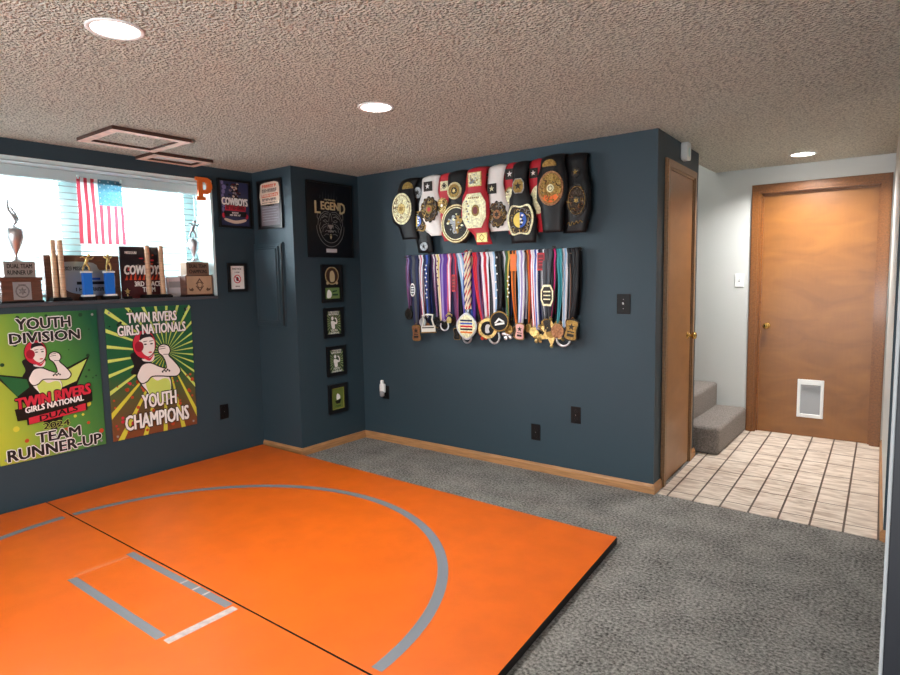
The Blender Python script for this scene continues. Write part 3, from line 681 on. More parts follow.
def art_flier(a, z):
    a.poly([(-.115, -.165), (.115, -.165), (.115, .0), (-.115, .0)], z, M('print_slate', (120, 116, 122), .2))
    a.poly(smooth([(-.115, .0), (.115, .0), (.115, .16), (.0, .172), (-.1, .165), (-.115, .13)], 2), z, PCREAM)
    a.poly([(-.10, .055), (.105, .06), (.105, .085), (-.10, .08)], z+.0005, PORANGE)
    a.marks((-.09, .130, .09, .155), z+.001, PORANGE, 7, 7); a.marks((-.095, .094, .095, .122), z+.001, PBRN, 8, 8)
    a.marks((-.095, .060, .10, .080), z+.0012, PCREAM, 10, 9); a.marks((-.095, .026, .095, .048), z+.001, PBRN, 9, 10); a.marks((-.10, .008, .10, .018), z+.001, INK, 14, 11)
    for k in range(6): a.poly([(-.10, -.03-.02*k), (.10-.02*(k % 2), -.03-.02*k), (.10-.02*(k % 2), -.027-.02*k), (-.10, -.027-.02*k)], z+.0005, PGREY)
frame('picture_frame', 'black framed cream and orange certificate above the flush panel door', (-4.135, YA-.002, 2.009), BACK, .31, .385, art_flier)
def art_legend(a, z):
    a0 = a.T; a.T = Matrix.Translation((0, .028, 0))
    for k in range(7): a.poly([(-.11+.03*k, .14), (-.10+.03*k, .14), (-.095+.03*k, .17+.03*(k % 3)), (-.105+.03*k, .17+.02*(k % 2))], z, M('print_ash', (52, 54, 58), .4))
    a.marks((-.06, .128, .06, .140), z+.0004, PGOLDI, 9, 12)
    a.text('EGEN', (-.095, .055, .095, .118), z+.0004, PGOLDI, .035)
    a.text('L', (-.16, .022, -.105, .118), z+.0005, PGOLDI, .02); a.text('D', (.105, .030, .165, .118), z+.0005, PGOLDI, .02)
    line = M('print_line', (150, 150, 146), .4); Z = z+.0004
    def stroke(pts, w=.0035, both=True):
        for sx in ((-1, 1) if both else (1,)):
            c = [(sx*x, y) for x, y in pts]
            for (x0, y0), (x1, y1) in zip(c, c[1:]):
                L_ = math.hypot(x1-x0, y1-y0) or 1; nx, ny = -(y1-y0)/L_*w/2, (x1-x0)/L_*w/2
                a.poly([(x0+nx, y0+ny), (x1+nx, y1+ny), (x1-nx, y1-ny), (x0-nx, y0-ny)], Z, line)
    for q in (.118, .146): a.ring(0, -.075, Z, q, q+.0035, line, q*1.14, q*1.14+.0035, 48, PI*1.0, 2*PI)
    stroke([(.015, .035), (.06, .04), (.10, .015), (.128, -.03), (.135, -.075)]); stroke([(.02, .02), (.055, .022), (.09, .0), (.112, -.04)])
    stroke([(.10, .02), (.135, .03), (.14, -.01), (.125, -.03)]); stroke([(.0, .03), (.012, .0), (.018, -.04)], .004)
    stroke([(.03, -.005), (.06, .004), (.09, -.015)], .006); stroke([(.03, -.04), (.052, -.026), (.078, -.036), (.055, -.046), (.03, -.04)], .0035)
    stroke([(.02, -.05), (.03, -.075), (.03, -.095)]); stroke([(.035, -.055), (.075, -.07), (.10, -.10)]); stroke([(.045, -.075), (.08, -.095), (.085, -.125)]); stroke([(.0, -.105), (.02, -.118), (.045, -.11), (.06, -.125)], .004)
    stroke([(.105, -.05), (.12, -.085), (.10, -.135)]); stroke([(.02, -.145), (.05, -.14), (.075, -.155)], .003)
    a.poly(smooth([(-.026, -.068), (.026, -.068), (.016, -.09), (0, -.102), (-.016, -.09)]), Z, line)
    a.marks((-.03, -.128, .03, -.112), z+.0004, line, 4, 13); a.poly([(-.012, -.16), (.012, -.16), (.0, -.185)], z+.0004, PGOLDI); a.ring(0, -.15, z+.0004, .006, .010, PGOLDI)
    a.T = a0
    a.poly([(-.055, -.262), (.06, -.262), (.06, -.232), (-.055, -.232)], z+.0004, M('print_label', (214, 214, 216), .4))
frame('wall_poster', 'tall black poster reading LEGEND with a beast face on the column side', (XB+.002, 3.487, 1.888), LEFT, .49, .605, art_legend, fw=.012, dep=.014, cat='poster', back=M('poster_black', (14, 14, 20), .3))
def small_round(a, z):
    a.ring(0, .065, z, .060, .075, DGOLD, h=.0); a.disc(0, .065, z, .06, M('print_umber', (64, 46, 36), .4)); a.poly(smooth([(-.02, .02), (.025, .02), (.03, .07), (.01, .105), (-.02, .09)]), z+.0005, PGOLDI)
    a.ring(0, .065, z+.0007, .068, .074, PGOLDI); a.disc(-.05, .005, z+.001, .014, PGOLDI, n=10); a.disc(.05, .005, z+.001, .014, PGOLDI, n=10)
    a.poly([(-.075, -.125), (.078, -.125), (.078, -.035), (-.075, -.035)], z, M('print_moss', (110, 140, 80), .4))
    a.poly(smooth([(-.06, -.115), (-.02, -.115), (-.01, -.08), (-.035, -.05), (-.055, -.065)]), z+.0005, PWH); a.poly([(.0, -.10), (.06, -.10), (.06, -.085), (.0, -.085)], z+.0005, DGREEN); a.poly([(.0, -.075), (.05, -.065), (.05, -.055), (.0, -.06)], z+.0005, DGREEN)
def small_burst(seed):
    def art(a, z):
        a.poly([(-.075, -.105), (.075, -.105), (.075, .105), (-.075, .105)], z, M('print_small_green', (44, 66, 44), .4))
        for k in range(22):
            t_ = 2*PI*k/22+seed; c, s_ = math.cos(t_), math.sin(t_); R_ = min(.073/max(abs(c), 1e-3), .103/max(abs(s_), 1e-3))
            a.poly([(c*.02, s_*.02), (c*R_-s_*.006, s_*R_+c*.006) if abs(c*R_) < .069 or True else (0, 0), (c*R_*.98+s_*.004, s_*R_*.98-c*.004)], z+.0004, M('print_small_lime', (150, 168, 112), .4))
        a.poly(ell(.013, .016, 12, -.014, .036), z+.0009, PWH); a.poly(smooth([(-.030, .012), (-.004, .014), (.026, .0), (.024, .022), (.012, .034), (.016, .042), (.030, .034), (.040, .004), (.030, -.014), (.012, -.016), (.010, -.05), (-.018, -.05), (-.028, -.02)]), z+.0008, PWH)
        a.text('TWIN RIVERS', (-.055, .082, .055, .1), z+.0010, PWH, .02); a.text('NATIONALS', (-.055, .062, .055, .078), z+.001, PWH, .02)
        a.text('YOUTH', (-.035, -.075, .035, -.056), z+.0012, PWH, .02); a.text('CHAMPIONS', (-.055, -.098, .055, -.08), z+.0012, PWH, .02)
    return art
def small_olive(a, z):
    a.poly([(-.07, -.095), (.07, -.095), (.07, .095), (-.07, .095)], z, M('print_olive', (148, 152, 70), .4)); a.poly([(-.058, -.083), (.058, -.083), (.058, .083), (-.058, .083)], z+.0004, M('print_olive_green', (104, 120, 52), .4))
    a.poly([(-.035, -.02), (.035, -.01), (.02, -.045), (-.02, -.045)], z+.0008, INK); a.poly(smooth([(-.015, -.01), (.02, -.005), (.022, .02), (.0, .04), (-.015, .03)]), z+.001, PWH); a.marks((-.03, -.072, .03, -.058), z+.001, DGREEN, 4, 14)
G5 = 'small black framed awards on the column side'
frame('picture_frame', 'black framed award with a round bronze emblem directly below the tall poster', (XB+.002, 3.481, 1.371), LEFT, .228, .312, small_round, fw=.02, group=G5)
frame('picture_frame', 'small black framed green sunburst print, second frame below the tall poster', (XB+.002, 3.483, 1.047), LEFT, .215, .25, small_burst(.1), fw=.03, group=G5)
frame('picture_frame', 'small black framed green sunburst print, third frame below the tall poster', (XB+.002, 3.498, .725), LEFT, .212, .25, small_burst(.2), fw=.03, group=G5)
frame('picture_frame', 'small black framed plain olive print, lowest frame on the column side', (XB+.002, 3.50, .405), LEFT, .21, .246, small_olive, fw=.032, group=G5)

# ------------------------------------------------------------------ electrical panel, switches, outlets, sensor
ep = thing('breaker_panel', 'flush breaker panel painted wall blue on the column front', 'panel', (-4.182, YA, 1.37), BACK)
hw, hh = .186, .335
MB().box(-hw, hw, -hh, hh, 0, .016, NAVY).build('cover', ep, bevel=.003)
dr = MB().box(-hw+.035, hw-.045, -hh+.035, hh-.03, .014, .030, NAVY).build('door', ep, bevel=.004)
MB().box(-hw+.05, hw-.06, -hh+.052, hh-.047, .030, .040, NAVY).build('raised_field', dr, bevel=.007)
MB().box(hw-.016, hw-.004, -hh+.01, hh-.01, .014, .026, M('panel_edge_dark', (20, 24, 28), .6)).build('edge_strip', ep)  # plain dark strip along the right edge of the cover
def plate(name, label, cat, loc, rot, mat, kind, W=.074, H=.117, group=None):
    o = thing(name, label, cat, loc, rot, group)
    MB().box(-W/2, W/2, -H/2, H/2, 0, .006, mat).build('cover_plate', o, bevel=.003)
    dk = M('socket_dark', (8, 8, 9), .5)
    if kind == 'outlet':
        for y in (.026, -.026):
            s_ = MB().prism(ell(.017, .015, 20, 0, y), .006, .0085, mat).build('socket', o)
            MB().box(-.008, -.005, y-.004, y+.007, .0085, .009, dk).box(.005, .008, y-.004, y+.006, .0085, .009, dk).disc(0, y-.009, .0089, .003, dk, n=10).build('slots', s_)
        MB().lathe([(.003, .006), (.003, .0075)], DSILVER, 10).build('screw', o)
    elif kind == 'switch':
        MB().box(-.0055, .0055, -.012, .012, .006, .0085, dk if mat is not WHITE else GREY).build('slot', o)
        MB().add([(-.004, -.004, .008), (.004, -.004, .008), (.004, .006, .008), (-.004, .006, .008), (-.0035, .006, .020), (.0035, .006, .020), (.0035, .011, .018), (-.0035, .011, .018)],
                 [(0, 1, 5, 4), (2, 3, 7, 6), (4, 5, 6, 7), (0, 4, 7, 3), (1, 2, 6, 5)], WHITE).build('toggle', o)
        for y in (.03, -.03): MB().lathe([(.003, .006), (.003, .0072)], DSILVER, 10, (0, y, 0)).build('screw', o)
    return o
plate('wall_outlet', 'black wall outlet on the belt wall nearest the baseboard', 'outlet', (-2.147, YD, .285), BACK, BLACK, 'outlet', group='black wall outlets')
plate('wall_outlet', 'black wall outlet on the belt wall, higher and nearer the closet', 'outlet', (-1.834, YD, .448), BACK, BLACK, 'outlet', group='black wall outlets')
plate('wall_outlet', 'black wall outlet right of the sunburst poster', 'outlet', (XL, 2.745, .372), LEFT, BLACK, 'outlet', group='black wall outlets')
plate('wall_outlet', 'black wall outlet with a white air freshener plugged in', 'outlet', (-3.61, YD, .43), BACK, BLACK, 'outlet', group='black wall outlets')
plate('light_switch', 'black light switch with white toggle beside the medals', 'switch', (-1.502, YD, 1.214), BACK, BLACK, 'switch', W=.09, H=.128)
plate('light_switch', 'white light switch on the pale wall beside the wide hall door', 'switch', (-1.253, YE, 1.331), BACK, WHITE, 'switch')
af = thing('air_freshener', 'white plug-in air freshener on the belt wall near the corner', 'air freshener', (-3.628, YD-.0085, .475), BACK)
MB().box(-.026, .026, -.045, .032, .0, .032, WHITE).build('body', af, bevel=.010, seg=3)
MB().lathe([(.016, .02), (.016, .052), (.013, .062), (.0001, .064)], WHITE, 16, (0, 0, .02), 'y').build('cap', af)
MB().lathe([(.013, -.075), (.02, -.07), (.021, -.04), (.015, -.03)], GREY, 16, (.006, 0, .03), 'y').build('oil_bottle', af)
ms = thing('door_chime', 'white oval chime box above the narrow closet door', 'chime', (-1.317, 4.37, 2.222), (PI/2, 0, ang))
MB().prism(smooth([(-.04, -.055), (.04, -.055), (.05, .0), (.04, .055), (-.04, .055), (-.05, 0)]), 0, .045, WHITE).build('case', ms, bevel=.010, seg=3)
MB().prism(ell(.022, .03, 20, 0, -.005), .045, .048, VINYL).build('grille', ms)

# ------------------------------------------------------------------ trophies on the sill (local x right, y up, z into the room)
SZ = WZ0+.004
def T(name, label, y, cat='trophy', x=XL-.055, group='trophies on the window sill', rz=0):
    return thing(name, label, cat, (x, y, SZ), (PI/2, 0, PI/2+rz), group)
def cup(o, y0, h, r, mat, handles=True):
    k = h/.16
    MB().lathe([(r*.55, y0), (r*.55, y0+.006), (r*.22, y0+.014), (r*.14, y0+.03*k), (r*.2, y0+.036*k), (r*.35, y0+.05*k), (r*.78, y0+.09*k), (r, y0+.125*k), (r*.95, y0+.15*k), (r*.7, y0+.158*k), (r*.25, y0+.168*k), (.001, y0+.172*k)], mat, 24, axis='y').build('cup', o)
    if handles:
        for s_ in (-1, 1):
            MB().tube([(s_*r*.9, y0+.14*k, 0), (s_*r*1.35, y0+.145*k, 0), (s_*r*1.45, y0+.115*k, 0), (s_*r*1.1, y0+.085*k, 0), (s_*r*.65, y0+.08*k, 0)], .0035, mat, 8).build('handle', o)
def figure(mb, x, y, s, mat, pose=0):
    """tiny cast wrestler: torso, head, legs and arms grown into one piece"""
    L3 = lambda pts: [(x+a*s, y+b*s, c*s) for a, b, c in pts]
    if pose == 0:        # arms raised
        mb.tube(L3([(-.12, 0, 0), (-.13, .25, .02), (-.06, .48, 0), (0, .62, 0), (0, .78, 0)]), [.05*s, .055*s, .08*s, .11*s, .09*s], mat, 8)
        mb.tube(L3([(.14, 0, 0), (.15, .25, .03), (.06, .48, 0)]), [.05*s, .055*s, .08*s], mat, 8)
        for q in (-1, 1): mb.tube(L3([(q*.05, .74, 0), (q*.24, .82, 0), (q*.20, 1.04, 0)]), [.055*s, .045*s, .03*s], mat, 8)
    else:                # reaching stance
        mb.tube(L3([(-.22, 0, 0), (-.16, .24, 0), (-.02, .42, 0), (.06, .60, .02), (.14, .74, .02)]), [.05*s, .055*s, .08*s, .11*s, .08*s], mat, 8)
        mb.tube(L3([(.20, 0, 0), (.16, .24, .05), (.02, .42, 0)]), [.05*s, .055*s, .08*s], mat, 8)
        mb.tube(L3([(.14, .72, 0), (.34, .70, .04), (.48, .82, .04)]), [.055*s, .045*s, .03*s], mat, 8)
        mb.tube(L3([(.06, .70, 0), (-.14, .82, .0), (-.30, .78, .0)]), [.055*s, .045*s, .03*s], mat, 8)
    mb.ball((x+(.0 if pose == 0 else .20)*s, y+.90*s, 0), .10*s, mat)
# 1 flame cup on stacked blocks
o = T('trophy', 'silver cup trophy topped by a flame, reading DUAL TEAM RUNNER UP', 1.425); o.scale = (1, 1.08, 1)
MB().box(-.115, .115, .0, .012, -.06, .06, BLACK).box(-.108, .108, .012, .125, -.055, .055, DWOOD).box(-.115, .115, .125, .145, -.06, .06, DWOOD).build('base', o, bevel=.003)
e_ = MB().box(-.048, .048, .018, .118, .055, .058, SILVER).build('plaque', o)
MB().ring(0, .066, .0588, .03, .038, DSILVER).poly(star(.025, .012, 6, 0, .066), .0588, DSILVER).poly([(-.02, .1), (.02, .1), (.02, .105), (-.02, .105)], .0588, DSILVER).build('engraving', e_)
bk = MB().box(-.085, .085, .145, .235, -.045, .045, M('pewter_block', (170, 165, 160), .4, metal=.5)).build('block', o, bevel=.003)
MB().text('DUAL TEAM', (-.066, .196, .066, .220), .0458, INK, .02).build('lettering', bk); MB().text('RUNNER UP', (-.066, .160, .066, .184), .0458, INK, .02).build('lettering', bk)
cup(o, .235, .19, .054, SILVER, False)
fm = MB(); fm.T = Matrix.Translation((0, .022, 0))
fm.tube([(0, .415, 0), (.014, .44, 0), (-.004, .47, .004), (-.022, .50, 0), (-.024, .54, 0), (-.018, .575, 0)], [.006, .013, .012, .010, .006, .001], SILVER, 8).tube([(.006, .42, 0), (.026, .45, 0), (.012, .485, -.004), (-.008, .515, 0), (-.016, .555, 0)], [.005, .009, .009, .006, .001], SILVER, 8).build('flame', o)
# 2 wall plaque with a metal plate
o = T('award_plaque', 'wide brown wooden plaque with a silver state shaped plate behind the blue trophies', 1.825, 'plaque', x=XL-.11)
MB().box(-.235, .235, .0, .30, -.012, .008, DWOOD).build('board', o, bevel=.004)
pt = smooth([(-.155, .22), (-.12, .255), (.06, .25), (.10, .20), (.19, .20), (.19, .05), (.15, .03), (.02, .03), (-.03, .04), (-.10, .06), (-.13, .10)], 3)
pm = MB().prism(pt, .008, .012, M('brushed_plate', (178, 188, 194), .35, metal=.7)).build('metal_plate', o)
MB().text('2023 MISSOURI', (-.12, .20, .03, .225), .0125, INK, .02).build('lettering', pm); MB().marks((-.06, .06, .12, .085), .0125, INK, 9, 20).box(-.05, .14, .105, .125, .012, .0125, INK).box(.0, .10, .135, .15, .012, .0125, BLUE).build('engraving', pm)
# 3 column trophies
def columns(label, y, xs, h, base_w, x=XL-.07, group='trophies on the window sill'):
    o = T('column_trophy', label, y, x=x, group=group)
    MB().box(-base_w/2, base_w/2, 0, .016, -.045, .045, BLACK).box(-base_w/2+.006, base_w/2-.006, .016, .024, -.038, .038, BLACK).build('base', o, bevel=.003)
    for a in xs: MB().lathe([(.017, .024), (.017, h-.006), (.015, h), (.0001, h)], LWOOD, 18, (a[0], 0, a[1]), 'y').build('column', o)
columns('pair of adjoining wooden columns on a black base left of the blue trophies', 1.657, ((-.017, -.012), (.017, .012)), .395, .115)
columns('two separated wooden columns on a black base before the dark COWBOYS plaque', 2.283, ((-.052, 0), (.050, 0)), .375, .20, x=XL-.045)
# 4 dark board
o = T('award_plaque', 'dark maroon plaque reading COWBOYS 3RD PLACE TEAM leaning in the window', 2.22, 'plaque', x=XL-.105)
MB().box(-.155, .155, .0, .365, -.01, .008, gradient('print_ember', (120, 36, 34), (86, 26, 30), (32, 22, 30), (0, 2.2, 0))).build('board', o, bevel=.003)
mb = MB(); rnd = random.Random(8)
for k in range(26): mb.poly(ell(rnd.uniform(.006, .018), rnd.uniform(.004, .010), 9, rnd.gauss(.02, .05), rnd.uniform(.20, .31)), .0086+.0002*(k % 4), (INK, RUST, PBRN, PRED)[k % 4])
for k in range(9): mb.poly([(-.13+.03*k, .13), (-.11+.03*k, .13), (-.115+.032*k, .17+.015*(k % 3))], .0088, PORANGE)
mb.build('artwork', o)
for a_ in (('COWBOYS', (-.135, .17, .135, .235), .0098, PWH, .03, .1), ('3RD PLACE', (-.065, .085, .125, .120), .0098, PWH, .03), ('TEAM', (-.01, .045, .080, .078), .0098, PWH, .03), ('MISSOURI', (-.12, .315, -.04, .333), .0098, PWH, .02)): MB().text(*a_).build('lettering', o)
# 5 two blue columns with figures
for i, (y, lab) in enumerate(((1.824, 'small blue column trophy with a reaching figure, left of the pair'), (1.966, 'small blue column trophy with arms raised figure, right of the pair'))):
    o = T('trophy', lab, y-.015, x=XL-.025); o.scale = (1, 1.1, 1)
    MB().box(-.045, .045, 0, .022, -.032, .032, BLACK).box(-.036, .036, .022, .034, -.026, .026, WHITE).build('base', o, bevel=.003)
    MB().box(-.027, .027, .034, .165, -.018, .018, M('blue_column', (26, 112, 214), .35)).build('column', o, bevel=.002)
    MB().box(-.031, .031, .165, .175, -.022, .022, WHITE).build('cap', o)
    mb = MB(); figure(mb, 0, .175, .105, GOLD, 1-i); mb.build('figure', o)
o = T('trophy', 'tiny gold star trophy between the blue trophies and the dark plaque', 2.062, x=XL-.012)
MB().box(-.022, .022, 0, .018, -.018, .018, BLACK).build('base', o); MB().tube([(0, .018, 0), (0, .035, 0)], .004, GOLD, 8).prism(star(.02, .009, 5, 0, .052), -.004, .004, GOLD).build('star', o)
# 6 grey box near the right trophy
o = T('award_box', 'pale grey box standing left of the wrestler topped cup trophy', 2.445, 'box', x=XL-.12)
MB().box(-.06, .06, 0, .15, -.04, .04, M('pale_box', (205, 200, 205), .5)).build('carton', o, bevel=.004); MB().box(-.045, .045, .07, .115, .04, .0405, GREY).build('printed_label', o)
# 7 wrestler cup
o = T('trophy', 'silver cup trophy topped by a wrestler, reading DUAL TEAM CHAMPIONS', 2.597); o.scale = (1, 1.1, 1)
MB().box(-.115, .115, .0, .010, -.06, .06, BLACK).box(-.110, .110, .010, .145, -.055, .055, DWOOD).build('base', o, bevel=.003)
e_ = MB().box(-.102, .102, .016, .139, .055, .058, PLAQ).build('plaque', o)
mb = MB(); ek = M('engraved_brown', (88, 62, 44), .5)
mb.ring(0, .078, .0586, .018, .024, ek, n=6).poly([(-.034, .085), (0, .125), (.034, .085), (.026, .082), (0, .112), (-.026, .082)], .0586, ek).poly([(-.034, .07), (0, .032), (.034, .07), (.026, .074), (0, .045), (-.026, .074)], .0586, ek)
for s_ in (-1, 1): mb.poly([(s_*.05, .045), (s_*.06, .06), (s_*.075, .05), (s_*.09, .058), (s_*.085, .04), (s_*.06, .035)], .0586, ek)
mb.build('engraving', e_)
bk = MB().box(-.092, .092, .145, .235, -.045, .045, M('bronze_block', (140, 112, 92), .4, metal=.4)).build('block', o, bevel=.003)
MB().text('DUAL TEAM', (-.07, .195, .07, .220), .0458, INK, .02).build('lettering', bk); MB().text('CHAMPIONS', (-.072, .158, .072, .183), .0458, INK, .02).build('lettering', bk)
MB().box(-.05, .05, .235, .243, -.035, .035, VINYL).build('top_plate', o)
cup(o, .243, .15, .034, SILVER, True)
mb = MB(); figure(mb, .0, .405, .12, DSILVER, 1); mb.build('figure', o)

# ------------------------------------------------------------------ championship belts
RZ = 2.135                     # belt rail height
br = thing('belt_rack', 'dark wall rail the championship belts hang over', 'rack', (0, YD, RZ), BACK)
MB().tube([(-3.32, 0, .045), (-1.75, 0, .045)], .011, DARKM, 12).build('rail', br)
for x in (-3.05, -2.55, -2.1): MB().box(x-.012, x+.012, -.03, .03, 0, .006, DARKM).tube([(x, 0, .004), (x, 0, .04)], .006, DARKM, 8).build('bracket', br)

def loft(mb, rows, mat, th=.006, bulge=.010):
    """rows: (x, y, n, ty, tn, halfwidth): a padded strap cross-section swept along its path"""
    vs = []; K = 8
    for x, y, n, ny, nn, hw in rows:
        for a, b in ((-1, 0), (-1, .7), (-.5, 1), (0, 1.12), (.5, 1), (1, .7), (1, 0), (0, 0)):
            off = th*b + (bulge*(1-a*a) if b > 0 else bulge*.6*(1-a*a))
            vs.append((x+a*hw, y+ny*off, n+nn*off))
    fs = []
    for i in range(len(rows)-1):
        for k in range(K): fs.append((i*K+k, i*K+(k+1) % K, (i+1)*K+(k+1) % K, (i+1)*K+k))
    fs += [tuple(range(K))[::-1], tuple(range(len(vs)-K, len(vs)))]
    mb.add(vs, fs, mat, True)
def strap_path(prof, dn, back=.40, bow=.012):
    """prof: (world z, halfwidth, x offset) top to bottom along the front"""
    rows = []; zt = prof[0][0]-RZ; hw0 = prof[0][1]; x0 = prof[0][2]; nb = .016
    for y in (-back, -back*.5, zt-.03): rows.append((x0, y, nb, 0, -1, hw0*.6))
    cn = (nb+dn)/2; rr = (dn-nb)/2
    for k in range(1, 6):
        a = PI-PI*k/6; rows.append((x0, zt-.03+.03*math.sin(a), cn+rr*math.cos(a), math.sin(a), math.cos(a), hw0))
    N = 22; ys = [p[0] for p in prof]
    for k in range(N+1):
        z = zt-.03+RZ+(ys[-1]-(zt-.03+RZ))*k/N
        for i in range(len(prof)-1):
            if prof[i][0] >= z >= prof[i+1][0]-1e-9:
                t_ = (prof[i][0]-z)/max(1e-6, prof[i][0]-prof[i+1][0]); t_ = t_*t_*(3-2*t_)
                hw = prof[i][1]+(prof[i+1][1]-prof[i][1])*t_; xo = prof[i][2]+(prof[i+1][2]-prof[i][2])*t_; break
        rows.append((xo, z-RZ, dn+bow*math.sin(PI*k/N), 0, 1, hw))
    return rows
def outline(kind, w, h):
    if kind == 'oval': return ell(w/2, h/2, 36)
    if kind == 'shield': return smooth([(-w*.34, h/2), (0, h*.47), (w*.34, h/2), (w/2, .1*h), (w*.44, -.25*h), (w*.30, -h/2), (0, -h*.46), (-w*.30, -h/2), (-w*.44, -.25*h), (-w/2, .1*h)], 4)
    if kind == 'oct': return [(-w*.28, h/2), (w*.28, h/2), (w/2, h*.22), (w/2, -h*.22), (w*.3, -h/2), (-w*.3, -h/2), (-w/2, -h*.22), (-w/2, h*.22)]
    if kind == 'arc': return [(w/2*math.cos(PI*k/16), -h/2+h*math.sin(PI*k/16)) for k in range(17)]
    if kind == 'cog': return [(w/2*(1 if k % 4 < 2 else .9)*math.cos(2*PI*k/48), h/2*(1 if k % 4 < 2 else .9)*math.sin(2*PI*k/48)) for k in range(48)]
    return [(-w/2, h/2), (w/2, h/2), (w/2, -h/2), (-w/2, -h/2)][::-1]
def belt_plate(parent, name, kind, x, z, w, h, n0, mat, relief, emblem=None, rim=None):
    y = z-RZ; mb = MB(); ol_ = outline(kind, w, h); mb.T = Matrix.Translation((x, y, n0))
    mb.prism(ol_, 0, .006, rim or mat)
    inn = [(a*.86, b*.88) for a, b in ol_]
    mb.prism(inn, .006, .0075, mat)
    if relief == 'bosses':
        for k in range(10): a = 2*PI*k/10; mb.ball((w*.36*math.cos(a), h*.37*math.sin(a), .0075), min(w, h)*.045, mat, sz=.5, n=8)
        mb.ring(0, 0, .0095, min(w, h)*.24, min(w, h)*.28, mat, h=.003)
    elif relief == 'rings':
        for q in (.46, .40, .34): mb.ring(0, 0, .009, w*q, w*q+w*.025, PGOLD if q > .35 else mat, h*q, h*q+h*.025, h=.003)
    elif relief == 'scroll':
        for sx in (-1, 1):
            for sy in (-1, 1):
                mb.ring(sx*w*.26, sy*h*.30, .009, w*.07, w*.10, PGOLD, h=.003, n=14); mb.ring(sx*w*.36, sy*h*.1, .009, w*.03, w*.05, PGOLD, h=.003, n=10)
        mb.ring(0, 0, .0095, w*.27, w*.31, PGOLD, h=.003)
    elif relief == 'photo':
        rnd = random.Random(int(w*1e5))
        for k in range(26): mb.prism(ell(rnd.uniform(.004, .010), rnd.uniform(.004, .012), 8, rnd.uniform(-w*.3, w*.3), rnd.uniform(-h*.34, h*.34)), .0075, .0095, (DSILVER, mat, DGOLD)[k % 3])
    if relief in ('filigree', 'bosses', 'scroll'):
        rnd = random.Random(int(w*1e5+h*1e4)); cs = {'filigree': (DGOLD, GOLD, DSILVER), 'bosses': (DGOLD, DARKM, BRONZE), 'scroll': (DARKM, GOLD, DARKM)}[relief]
        for k in range(34 if relief == 'filigree' else 22):
            a = rnd.uniform(0, 2*PI); q = rnd.uniform(.22, .40); cx_, cy_ = w*q*math.cos(a), h*q*math.sin(a); r_ = rnd.uniform(.05, .10)*min(w, h); a0 = rnd.uniform(0, 6)
            mb.tube([(cx_+r_*math.cos(a0+t_*.55), cy_+r_*math.sin(a0+t_*.55), .008) for t_ in range(7)], [.0032-.0003*t_ for t_ in range(7)], cs[k % 3], 5)
        for q in (.455,): mb.tube([(w*q*.93*math.cos(2*PI*k/28), h*q*.93*math.sin(2*PI*k/28), .0075) for k in range(28)], .0022, cs[0], 5, True) if kind in ('oval', 'cog') else None
    elif relief == 'square':
        mb.ring(0, 0, .009, min(w, h)*.3, min(w, h)*.36, DARKM, h=.002, n=4)
    p = mb.build(name, parent)
    if emblem:
        e = MB(); e.T = Matrix.Translation((x, y, n0+.0076)); emblem(e, min(w, h)); e.build('emblem', p)
    return p
def e_star(mat): return lambda e, s: e.prism(star(s*.30, s*.12), 0, .003, mat)
def e_disc(a, b): return lambda e, s: (e.prism(ell(s*.2, s*.2, 24), 0, .003, a), e.prism(star(s*.14, s*.07, 6), .003, .0045, b))
def e_half(e, s):
    e.prism([(s*.26*math.cos(PI/2+PI*k/14), s*.26*math.sin(PI/2+PI*k/14)) for k in range(15)], 0, .003, YEL)
    e.prism([(s*.26*math.cos(-PI/2+PI*k/14), s*.26*math.sin(-PI/2+PI*k/14)) for k in range(15)], 0, .003, BLUE)
    for k in range(6): e.prism(ell(s*.05, s*.04, 8, s*(.04+.03*(k % 3)), s*(-.15+.06*k)), .003, .004, PWH if k % 2 else DARKM)
    e.ring(0, 0, .005, s*.26, s*.30, DARKM, h=.005)
def e_figures(e, s):
    rnd = random.Random(2)
    for sx in (-1, 1):
        e.prism([(sx*a*s, b*s) for a, b in smooth([(.02, -.25), (.10, -.22), (.08, -.05), (.20, .02), (.24, .14), (.14, .12), (.10, .22), (.02, .20), (.0, .05)])], 0, .004, (DGOLD if sx > 0 else DSILVER))
    for k in range(26):
        a = rnd.uniform(0, 2*PI); q = rnd.uniform(.10, .27)*s
        e.prism(ell(rnd.uniform(.006, .016), rnd.uniform(.004, .010), 7, q*math.cos(a), q*math.sin(a)), .0, rnd.uniform(.003, .006), (DSILVER, DGOLD, PGOLD, DARKM)[k % 4])
def e_amber(e, s):
    e.prism([(a, b) for a, b in ell(s*.42, s*.5, 40) if b < -s*.18], 0, .0012, OCHRE); e.prism(ell(s*.14, s*.14, 20), .0, .003, PGOLD); e.ring(0, 0, .0045, s*.07, s*.09, DARKM, h=.001)
def e_oval(e, s):
    e.prism(ell(s*.16, s*.2, 24, s*.08), 0, .003, DGOLD); e.prism(ell(s*.10, s*.13, 20, s*.08), .003, .0045, MAROON)
    for k in range(9): e.prism(ell(s*.035, s*.03, 8, -s*.30+s*.04*(k % 3), s*(.35-.09*k)), 0, .002, DGOLD if k % 2 else DSILVER)
    for k in range(6): e.prism([(-s*.22+s*.08*k, s*.42), (-s*.17+s*.08*k, s*.42), (-s*.17+s*.08*k, s*.47), (-s*.22+s*.08*k, s*.47)], 0, .002, DGOLD)
BG = 'championship belts on the wall rail'
UMBER = M('dark_cast_field', (58, 46, 34), .45, metal=.6, bump=(140, .8, .006))
